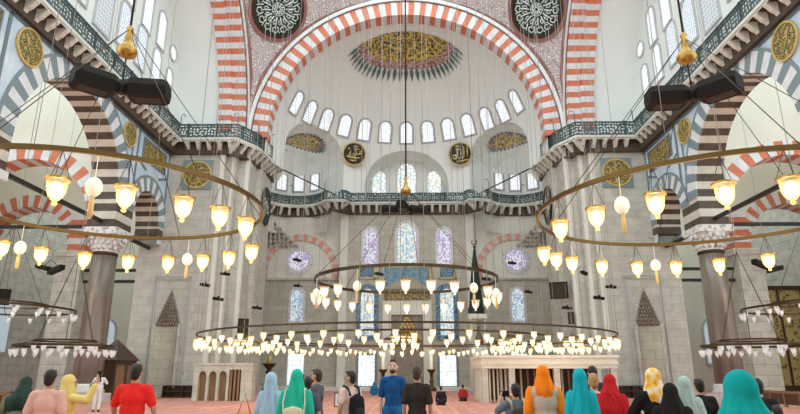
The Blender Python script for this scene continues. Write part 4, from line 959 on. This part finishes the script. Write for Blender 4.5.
RIM = flat_ring(MB(), .205, .018, .022, -.60, 14).mesh('rim', 'gold'); RIMD = flat_ring(MB(), .205, .012, .016, -.60, 14).mesh('rim', 'gold_paint')
hg = MB()
for k in range(3): hg.tube([(.0, 0, -.02), (.2*cos(2*pi*k/3), .2*sin(2*pi*k/3), -.6)], .007, 4)
HANG = hg.mesh('hanger', 'bronze')
EGG = MB().tube([(0, 0, 0), (0, 0, -.5)], .008, 4).ball((0, 0, -.68), (.15, .15, .19), 14, 10).mesh('egg', 'egg_shell')
TAS = MB().lathe([(.05, -.86), (.03, -.9), (.045, -.95), (.05, -1.25), (.02, -1.27)], 8).mesh('tassel', 'tassel')
SMALL = {}
for k, g, b_ in (('lit', 'cream_glass', 'bulb_small'), ('white', 'white_glass', 'bulb_soft')):
    mb = MB().lathe([(r, z+.28) for r, z in LP], 9, cap=False); mb.ball((0, 0, -.48), (.10, .10, .14), 7, 5, 1); mb.tube([(0, 0, 0), (0, 0, -.33)], .012, 4, mi=2)
    flat_ring(mb, .21, .014, .018, -.32, 9, 3)
    SMALL[k] = mb.mesh('oil_lamp', [g, b_, 'bronze', 'gold_paint'])
mb = MB().lathe([(r, z+.28) for r, z in LP], 9, cap=False); mb.tube([(0, 0, 0), (0, 0, -.33)], .012, 4, mi=1)
SMALL['unlit'] = mb.mesh('oil_lamp', ['clear_glass', 'bronze'])
def lamp(root, R, a, glass='lit_glass', bulb=BULB, rim=RIM, sc=1.0, dz=0):
    g = link('oil_lamp', GLASS[glass], root, (R*cos(a), R*sin(a), dz), (0, 0, a)); g.scale = (sc,)*3
    link('bulb', bulb, g); link('rim', rim, g); link('hanger', HANG, g)
    return g
def egg(root, R, a, sc=1.0):
    g = link('egg_ornament', EGG, root, (R*cos(a), R*sin(a), 0)); g.scale = (sc,)*3; link('tassel', TAS, g)
def ring_angle(c, R, px, near):
    best = None
    for k in range(1440):
        a = 2*pi*k/1440
        if (sin(a) < 0) != near: continue
        p = V((c[0]+R*cos(a), c[1]+R*sin(a), c[2]-.7)) - CAMP; sdep = p.dot(FW)
        if sdep < .5: continue
        x = 400+FPX*p.dot(RT)/sdep; e = abs(x-px)
        if best is None or e < best[0]: best = (e, a)
    return best[1]
def cable(root, a, b_, r=.012, m_='wire', nm='suspension_cable'): MB().tube([a, b_], r, 5).build(nm, m_, root)
for c, R, near, far, eggs_n, eggs_f, side in (((-7.31, 13.65, 5.6), 3.82, (57, 126, 184, 220, 246, -30), (-40, 2, 41, 85, 128, 168, 203, 229, 252), (94, -80), (20, 187), 'left'),
                                  ((7.88, 14.37, 5.6), 4.29, (790, 725, 655, 596, 560, 850), (544, 556, 572, 602, 637, 676, 719, 768, 815), (622, 755 if False else 890), (656, 745 if False else 840), 'right')):
    root = tag(empty('ring_chandelier', c), 'large brass ring chandelier of glowing glass lamps hanging close on the %s side' % side, 'chandelier', None)
    mb = flat_ring(MB(), R, .03, .05); mb.build('ring', 'brass', root)
    for px in near: lamp(root, R, ring_angle(c, R, px, True))
    for px in far: lamp(root, R, ring_angle(c, R, px, False))
    for px in eggs_n: egg(root, R, ring_angle(c, R, px, True))
    for px in eggs_f: egg(root, R, ring_angle(c, R, px, False))
    for k in range(6):
        a = 2*pi*(k+.4)/6; cable(root, (R*cos(a), R*sin(a), .05), (0, 0, 4.95), .011, 'bronze', 'chain')
    for k in range(8):
        a = 2*pi*(k+.2)/8; cable(root, (R*cos(a), R*sin(a), .05), (R*cos(a), R*sin(a), 26), .008)
# middle upper ring
c = (0.05, 29.6, 6.1); R = 4.62
root = tag(empty('ring_chandelier', c), 'middle-height dark ring chandelier with white glass cups and egg ornaments in the centre', 'chandelier')
flat_ring(MB(), R, .05, .075).build('ring', 'bronze', root)
for k in range(26):
    a = 2*pi*(k+.5)/26
    if k in (14, 17, 22, 24): egg(root, R, a, 1.25)
    else: lamp(root, R, a, 'white_glass', BULBS, RIMD, 1.15)
    if k % 3 == 0: cable(root, (R*cos(a), R*sin(a), 0), (R*cos(a), R*sin(a), 28), .012)
for k in range(6):
    a = 2*pi*(k+.3)/6; cable(root, (R*cos(a), R*sin(a), .05), (0, 0, 5.0), .014, 'bronze', 'chain')
# great low ring and the ring inside it
for c, R, n, label, w, dz in (((0.05, 29.4, 3.2), 9.85, 100, 'widest low ring chandelier, dark iron hung with a hundred small lit lamps above the crowd', .03, 0),
                       ((0.05, 29.4, 3.16), 6.9, 68, 'inner low ring chandelier of small lit lamps inside the widest ring', .03, 0)):
    root = tag(empty('ring_chandelier', c), label, 'chandelier'); flat_ring(MB(), R, w, .035, 0, 128).build('ring', 'bronze', root)
    for k in range(n):
        a = 2*pi*(k+.5)/n
        q = link('oil_lamp', SMALL['lit' if (k*7) % 5 < 3 or sin(a) > 0 else 'white'], root, (R*cos(a), R*sin(a), -.05-.12*(k % 2))); q.scale = (.60,)*3
    for k in range(28 if R > 8 else 14):
        a = 2*pi*(k+.3)/(28 if R > 8 else 14); cable(root, (R*cos(a), R*sin(a), 0), (R*cos(a), R*sin(a), 29), .011)
for x, y, z, lb in ((-8.0, 29.2, 3.0, 'small cluster chandelier of warm lamps at the left end of the low rings'), (5.2, 30.6, 3.1, 'small cluster chandelier of warm lamps right of the centre, near the dark spire'), (8.2, 29.2, 2.95, 'small cluster chandelier of warm lamps at the right end of the low rings'), (-.2, 27.0, 3.05, 'small cluster chandelier of warm lamps at the centre below the rope')):
    root = tag(empty('cluster_chandelier', (x, y, z)), lb, 'chandelier', None)
    for rr, zz, n in ((.75, 0, 9), (.4, .3, 5)):
        flat_ring(MB(), rr, .02, .03, zz, 20).build('ring', 'brass', root)
        for k in range(n):
            a = 2*pi*k/n; q = link('oil_lamp', SMALL['lit'], root, (rr*cos(a), rr*sin(a), zz)); q.scale = (.62,)*3
    cable(root, (0, 0, .3), (0, 0, 29), .014); mb = MB().tube([(-.75, 0, 0), (0, 0, .45), (.75, 0, 0)], .015, 5).tube([(0, -.75, 0), (0, 0, .45), (0, .75, 0)], .015, 5); mb.build('bracket', 'bronze', root)
# aisle chandeliers, unlit clear cups
for s, side in ((-1, 'left'), (1, 'right')):
    for (x, y, z), R, n, lb in (((21.0, 30.0, 4.75), 3.5, 20, 'higher dark ring chandelier of clear glass cups in the %s aisle behind the big arch'), ((16.3, 28.3, 2.8), 2.15, 22, 'lower dark ring chandelier of clear glass cups at the foot of the big %s arch')):
        root = tag(empty('ring_chandelier', (s*x, y, z)), lb % side, 'chandelier')
        flat_ring(MB(), R, .03, .05, 0, 64).build('ring', 'bronze', root)
        flat_ring(MB(), R*.62, .025, .04, .25, 48).build('inner_ring', 'bronze', root)
        for k in range(n):
            a = 2*pi*(k+.5)/n; q = link('oil_lamp', SMALL['unlit'], root, (R*cos(a), R*sin(a), 0)); q.scale = (.62,)*3
        for k in range(n//2):
            a = 2*pi*k/(n//2); q = link('oil_lamp', SMALL['unlit'], root, (R*.62*cos(a), R*.62*sin(a), .25)); q.scale = (.62,)*3
        for k in range(6):
            a = 2*pi*k/6; cable(root, (R*cos(a), R*sin(a), 0), (R*.62*cos(a), R*.62*sin(a), .25), .02, 'bronze', 'spoke'); cable(root, (R*.62*cos(a), R*.62*sin(a), .25), (0, 0, 4.5), .012, 'bronze', 'chain')
        cable(root, (0, 0, 4.5), (0, 0, 26), .02)
# ------------------------------------------------------------------ floodlight crosses under gilded finials
def floodlight(loc, rz, sc, zf, label, flabel, arms, fat=1.0):
    root = tag(empty('floodlight', loc, rz), label, 'floodlight'); root.scale = (sc,)*3
    MB().lathe([(.02, .22), (.12, .2), (.14, 0), (.12, -.15), (.02, -.2)], 12).build('hub', 'iron', root)
    for a in arms:
        ca, sa = cos(a), sin(a)
        prof = [(-.26, .2), (.26, .2), (.38, -.02), (.30, -.30), (-.30, -.30), (-.38, -.02)]
        v = []
        for t, q in ((.16, .8), (.28, 1), (1.08, 1), (1.18, .82)):
            for y, z in prof: v.append((ca*t-sa*y*q*fat, sa*t+ca*y*q*fat, z*q*fat))
        n = 6; f = [(i*n+j, i*n+(j+1) % n, (i+1)*n+(j+1) % n, (i+1)*n+j) for i in range(3) for j in range(n)]+[tuple(range(n))[::-1], tuple(range(3*n, 4*n))]
        h = MB().add(v, f).build('lamp_housing', 'black', root)
        MB().slab([(ca*t-sa*y, sa*t+ca*y, -.305*fat) for t, y in ((.34, -.18), (1.02, -.18), (1.02, .18), (.34, .18))], (0, 0, -.01)).build('front_glass', 'iron', h)
    MB().tube([(0, 0, .2), (0, 0, zf-loc[2])], .02, 6).build('stem', 'iron', root)
    f = MB().lathe([(.03, .95), (.07, .9), (.10, .84), (.06, .78), (.10, .60), (.09, .48), (.13, .38), (.24, .26), (.27, .16), (.22, .05), (.1, -.02), (.02, -.05)], 16)
    o = tag(f.build('gilded_finial', 'gold', None, (loc[0], loc[1], zf)), flabel, 'finial')
    MB().tube([(0, 0, .93), (0, 0, 27)], .03 if loc[1] < 20 else .05, 6).build('rope', 'iron', o)
for px, py, pf, y, rz, lb in ((132, 88, 57, 13.65, .5, 'left'), (672, 95, 63, 14.37, -.35, 'right')):
    p = at(px, py, y); q = at(px, pf, y)
    floodlight((-7.31 if px < 400 else 7.88, y, p.z), 0, 1.0, q.z, 'pair of big black floodlight housings hanging above the near %s ring chandelier' % lb, 'gilded vase-shaped finial on the rope above the near %s ring chandelier' % lb, (.15, -2.35) if px < 400 else (pi-.1, -.85))
p = at(406, 209, 29.5); q = at(407, 194, 29.5)
floodlight((0.05, 29.5, p.z), .12, 1.1, q.z, 'three-armed black floodlight hanging in the centre below the mihrab windows', 'gilded finial on the long central rope in front of the middle window', (0, pi, -1.9), .7)
# small spotlights on drop wires
SP = MB().obox((0, 0, 0), (.27, 0, 0), (0, .11, 0), (0, 0, .07)).obox((0, 0, .1), (.05, 0, 0), (0, .03, 0), (0, 0, .05)).mesh('housing', 'black')
for px, py, y, rz, lb in ((205, 285, 31, .3, 'left of three before the left pier'), (225, 274, 31, -.4, 'highest of three before the left pier'), (218, 299, 30, .2, 'lowest of three before the left pier'), (257, 308, 33, .1, 'by the right edge of the left pier'),
        (297, 260, 38, .6, 'in front of the left round window'), (298, 286, 38, -.2, 'just above the left blue window'), (584, 273, 31, .9, 'highest of three before the right pier'), (611, 287, 31, -.5, 'right of three before the right pier'), (599, 298, 30, 0, 'lowest of three before the right pier'),
        (512, 263, 38, 0, 'in front of the right round window'), (528, 292, 38, .1, 'just above the right blue window'), (567, 308, 33, 0, 'by the left edge of the right pier'), (379, 274, 36, .4, 'beside the left tile panel'), (486, 279, 35, 0, 'beside the dark spire')):
    p = at(px, py, y); o = tag(empty('spotlight', p, rz), 'tiny black spotlight on a drop wire, ' + lb, 'spotlight', 'small spotlights on wires')
    link('housing', SP, o, None, (0, .12, 0)); MB().tube([(0, 0, .1), (0, 0, 31-p.z)], .009, 4).build('drop_wire', 'wire', o)
for s, side in ((-1, 'left'), (1, 'right')):
    o = tag(empty('floodlight', (s*20.0, 32.0, 7.2), .4*s), 'pair of black bar floodlights hanging in the %s aisle above its chandelier' % side, 'floodlight')
    for k in (-1, 1): MB().obox((k*.55, 0, -.1*k), (.5, 0, .12*k), (0, .16, 0), (0, 0, .13)).build('lamp_housing', 'black', o)
    MB().tube([(-.9, 0, 0), (0, 0, .5), (.9, 0, 0)], .02, 5).build('yoke', 'iron', o); MB().tube([(0, 0, .5), (0, 0, 20)], .012, 5).build('drop_wire', 'wire', o)
# loudspeakers
def speaker(c, hw, hd, hh, rz, tilt, label, nm='loudspeaker'):
    o = tag(empty(nm, c, rz), label, 'speaker'); o.rotation_euler = (tilt, 0, rz)
    MB().box(-hw, hw, -hd, hd, -hh, hh).build('cabinet', 'black', o)
    mb = MB(); mb.box(-hw*.88, hw*.88, -hd-.02, -hd, -hh*.9, hh*.9); mb.build('grille', 'disc_dark', o)
    MB().tube([(0, hd-.02, 0), (0, hd+.3, 0)], .05, 6).build('bracket', 'iron', o)
speaker(at(243, 327, 40.2), .34, .25, .56, .35, .15, 'black box loudspeaker mounted on the edge of the left pier above the crowd')
p = at(560, 292, 42.6); p.y -= .9; p.x -= .3; speaker(p, .62, .22, .58, -.35, .25, 'large tilted black loudspeaker mounted on the edge of the right pier')
speaker(at(571, 318, 41), .2, .2, .42, -.3, .1, 'small dark loudspeaker below the large tilted one on the right pier')
speaker(atx(4, 297, -30.4), .40, .3, .60, .6, .1, 'dark loudspeaker at the left edge of the photo in the aisle')
# ------------------------------------------------------------------ furniture of the floor
# muezzin platform (right)
mp = tag(empty('muezzin_platform', (7.9, 33, 0)), 'grey marble platform with square posts behind the orange-scarfed visitor', 'platform')
xl, xr = -3.75, 3.65
mb = MB()
for z0, z1, g in ((1.80, 2.0, .0), (2.0, 2.12, .06), (2.12, 2.36, .02), (2.36, 2.5, .12)): mb.box(xl-g, xr+g, -g, 5+g, z0, z1)
mb.build('top_slab', 'pale_stone', mp)
for x in (xl+.18, -2.1, .35, 1.5, xr-.2):
    MB().box(x-.16, x+.16, .05, .37, 0, 1.8).build('post', 'pier_stone', mp)
for x in (xl+.18, -1.2, 1.2, xr-.2): MB().box(x-.14, x+.14, 4.6, 4.9, 0, 1.8).build('post', 'pier_stone', mp)
for k in range(6): MB().box(xl+.06, xl+.22, .75+.65*k, .95+.65*k, 0, 1.8).build('baluster', 'pale_stone', mp)
for k in range(5): MB().box(xl+.5+.22*k, xl+.58+.22*k, .9, 1.0, 0, 1.8).build('baluster', 'pale_stone', mp)
mb = MB(); mb.box(xl+.3, xr-.3, 3.9, 3.98, 0, 1.8); mb.build('dark_backing', 'dark_wood', mp)  # dark sheet put in for the darkness under the platform
for k in range(15): MB().box(-2.4+.4*k, -2.3+.4*k, 2.6, 2.7, 0, 1.8).build('slat', 'niche_brown' if k % 3 else 'pale_stone', mp)
# marble dais with three arched niches (left)
dz = tag(empty('marble_dais', (-10.7, 35.2, 0)), 'low grey marble dais front with three brown arched niches beside the left pier', 'dais')
mb = MB()
X = [-1.75, -1.45, -1.0, -.85, -.40, -.25, .2, .35]; 
for a, b_ in ((-1.75, -1.45), (-1.0, -.85), (-.40, -.25), (.2, .35), (1.05, 1.7)): mb.box(a, b_, 0, .8, 0, 1.75)
mb.box(-1.75, 1.7, 0, .8, 1.75, 2.0); mb.box(-1.82, 1.77, -.06, .86, 2.0, 2.12)
for a in (-1.45, -.85, -.25):
    for k in range(8):
        t0, t1 = pi*k/8, pi*(k+1)/8; P = lambda t: (a+.225-.225*cos(t), 1.4+.26*sin(t))
        (x0, z0), (x1, z1) = P(t0), P(t1); mb.add([(x0, 0, z0), (x1, 0, z1), (x1, 0, 1.76), (x0, 0, 1.76), (x0, .3, z0), (x1, .3, z1), (x1, .3, 1.76), (x0, .3, 1.76)], [(0, 1, 2, 3), (0, 4, 5, 1)])
mb.build('front', 'pier_stone', dz)
for a in (-1.45, -.85, -.25): MB().box(a, a+.45, .28, .32, 0, 1.75).build('niche_panel', 'brown_wood', dz)
for k in range(3): MB().box(.40+.22*k, .52+.22*k, .02, .16, 0, 1.75).build('wooden_post', 'brown_wood', dz)
MB().box(.35, 1.05, .5, .56, 0, 1.75).build('dark_backing', 'dark_wood', dz)
# minbar (pulpit): flight, canopy on columns, tall dark cone with crescent
mn = tag(empty('minbar', (6.05, 51.0, 0)), 'pulpit with a tall dark conical spire topped by a crescent right of the mihrab', 'minbar')
mb = MB(); mb.slab([(-.65, -5.6, 0), (-.65, 1, 0), (-.65, 1, 4.0), (-.65, -.6, 4.0), (-.65, -5.6, .4)], (1.3, 0, 0)); mb.build('stair_body', 'pale_stone', mn)
for x in (-.6, .6):
    for y in (-.6, .9): MB().lathe([(.12, 4.0), (.09, 4.2), (.08, 5.8), (.13, 6.0)], 10, (x, y, 0)).build('canopy_column', 'pale_stone', mn)
MB().box(-.8, .8, -.8, 1.1, 6.0, 6.4).build('canopy', 'pale_stone', mn)
MB().lathe([(.72, 6.4), (.72, 7.0), (.62, 7.05), (.50, 8.6), (.30, 10.6), (.10, 12.1), (.05, 12.3)], 8, (0, .15, 0), smooth=False).build('spire', 'disc_green', mn)
mb = MB(); mb.ball((0, .15, 12.42), .12); mb.tube([(.22*cos(t), .15, 12.85+.22*sin(t)) for t in [RD(a) for a in range(-230, 55, 20)]], .05, 6); mb.build('crescent_finial', 'bronze', mn)
MB().box(-.5, .5, -5.66, -5.58, 0, 2.4).build('doorway', 'dark_wood', mn)
# hanging dark bell-shaped lamp seen before the pulpit
o = tag(MB().lathe([(.02, .9), (.06, .85), (.08, .55), (.14, .4), (.22, .2), (.24, 0), (.02, -.02)], 14).build('hanging_bell', 'dark_wood', None, at(479, 344, 30)), 'dark bell-shaped pendant hanging on a cord right of centre', 'pendant')
MB().tube([(0, 0, .85), (0, 0, 27)], .012, 5).build('cord', 'iron', o)
o = tag(MB().box(-.28, .28, -.2, .2, 0, 1.95).build('tall_cabinet', 'dark_wood', None, (-10.95, 42.2, 0)), 'narrow dark doorway at the inner corner of the left pier, modelled as a cabinet', 'cabinet')  # a dark doorway, stood in for by a closed wooden box
for x in (-.14, .14): MB().box(x-.12, x+.12, -.23, -.2, .1, 1.85).build('door', 'brown_wood', o)
# low shoe racks along the pier feet
for s, side in ((-1, 'left'), (1, 'right')):
    o = tag(empty('shoe_rack', (s*14.6, 39.3, 0)), 'low dark wooden shoe rack along the foot of the %s pier' % side, 'rack')
    mb = MB(); mb.box(-1.3, 1.3, .35, .4, 0, .75)
    for z in (0, .36, .72): mb.box(-1.3, 1.3, 0, .4, z, z+.05)
    for x in (-1.3, -.02, 1.25): mb.box(x, x+.05, 0, .4, 0, .75)
    mb.build('frame', 'dark_wood', o)
    o = tag(empty('wooden_barrier', (s*18.1, 28.2, 0)), 'low dark wooden barrier across the foot of the big arch on the %s side' % side, 'barrier')
    MB().box(-.06, .06, -4.6, 4.6, .62, .74).build('handrail', 'brown_wood', o)
    MB().box(-.03, .03, -4.6, 4.6, .12, .62).build('panel', 'dark_wood', o)
    for k in range(9): MB().box(-.07, .07, -4.6+1.14*k, -4.5+1.14*k, 0, .75).build('post', 'brown_wood', o)
# dark wooden booth in the small left arch
o = tag(empty('wooden_booth', (-18.3, 37.1, 0)), 'dark wooden booth with a peaked roof beside the left column', 'booth')
MB().box(-.6, .9, -1.4, 1.4, 0, 2.3).build('body', 'dark_wood', o)
MB().add([(-.75, -1.6, 2.3), (1.05, -1.6, 2.3), (1.05, 1.6, 2.3), (-.75, 1.6, 2.3), (.15, 0, 3.6)], [(0, 1, 4), (1, 2, 4), (2, 3, 4), (3, 0, 4), (3, 2, 1, 0)]).build('roof', 'dark_wood', o)
for y in (-.7, .7): MB().box(.88, .94, y-.5, y+.5, .2, 2.0).build('door', 'brown_wood', o)
o = tag(empty('bronze_grille', (27.4, 40.9, 0)), 'tall gilt-bronze lattice screen filling the far arch of the right aisle', 'screen')
MB().box(-3.2, 3.2, 0, .08, .7, 7.2).build('lattice', 'bronze_grille', o)
mb = MB(); mb.box(-3.3, 3.3, -.1, .15, 0, .75); mb.box(-3.3, 3.3, -.06, .12, 7.1, 7.4)
for k in range(5): mb.box(-3.25+1.6*k, -3.1+1.6*k, -.05, .1, .7, 7.2)
mb.build('frame', 'bronze', o)
# little framed notice standing on the carpet
p = at(341, 400, 14.0); o = tag(empty('notice_stand', (p.x, 14.0, 0)), 'small framed white notice on a stand in front of the green-scarfed woman', 'sign')
o['label'] = 'small framed white notice on a stand left of the woman with the black backpack'
MB().box(-.13, .13, -.01, .01, .86, 1.13).build('paper', 'white_trim', o)
mb = MB(); mb.box(-.16, -.13, -.02, .02, .83, 1.16); mb.box(.13, .16, -.02, .02, .83, 1.16); mb.box(-.16, .16, -.02, .02, 1.13, 1.16); mb.box(-.16, .16, -.02, .02, .83, .86); mb.build('frame', 'brown_wood', o)
MB().lathe([(.02, 0), (.16, 0), (.15, .02), (.02, .04), (.015, .85)], 10).build('stand', 'iron', o)
# ------------------------------------------------------------------ light: overcast daylight let in by the unbuilt dome and the gap behind, lamps and added fills inside
# unseen wall and roof behind the viewer, added to keep skylight off the foreground
struct(MB().box(-31.5, 31.5, -6.4, -6, 0, 13).build('wall_sky_block', 'pier_stone'))
struct(MB().box(-31.5, 31.5, -6.4, 9, 24, 24.4).build('ceiling_sky_block', 'plaster'))
w = bpy.data.worlds.new('sky'); scn.world = w; w.use_nodes = True
bg = w.node_tree.nodes['Background']; bg.inputs[0].default_value = (.88, .97, .97, 1); bg.inputs[1].default_value = 2.3
def point(loc, e, c, r=.4, nm='lamp_fill_glow'):
    l = bpy.data.lights.new(nm, 'POINT'); l.energy = e; l.color = c; l.shadow_soft_size = r
    o = bpy.data.objects.new(nm, l); COL.objects.link(o); o.location = loc
WARM = (1, .78, .45)
point((-7.3, 13.65, 4.6), 260, WARM, 1.5); point((7.9, 14.4, 4.6), 260, WARM, 1.5)
point((0, 29.5, 4.9), 300, WARM, 2.0)
for x in (-8, 8): point((x, 29.5, 2.6), 160, WARM, 1.0)
point((0, 37, 2.6), 160, WARM, 1.0)
for s in (-1, 1):
    point((s*21, 30, 6.2), 250, WARM, 1.5)  # added warm fill over the unlit aisle rings
# unseen fill lights added above the far gallery to brighten the exedrae
for x, y, e in ((-10.4, 51.6, 85), (10.4, 51.6, 85)): point((x, y, 19.6), e*.75, (.95, 1, .99), .5, 'exedra_fill')
scn.view_settings.view_transform = 'Standard'; scn.view_settings.look = 'None'; scn.view_settings.exposure = 0; scn.view_settings.gamma = 1
scn.view_settings.use_curve_mapping = False
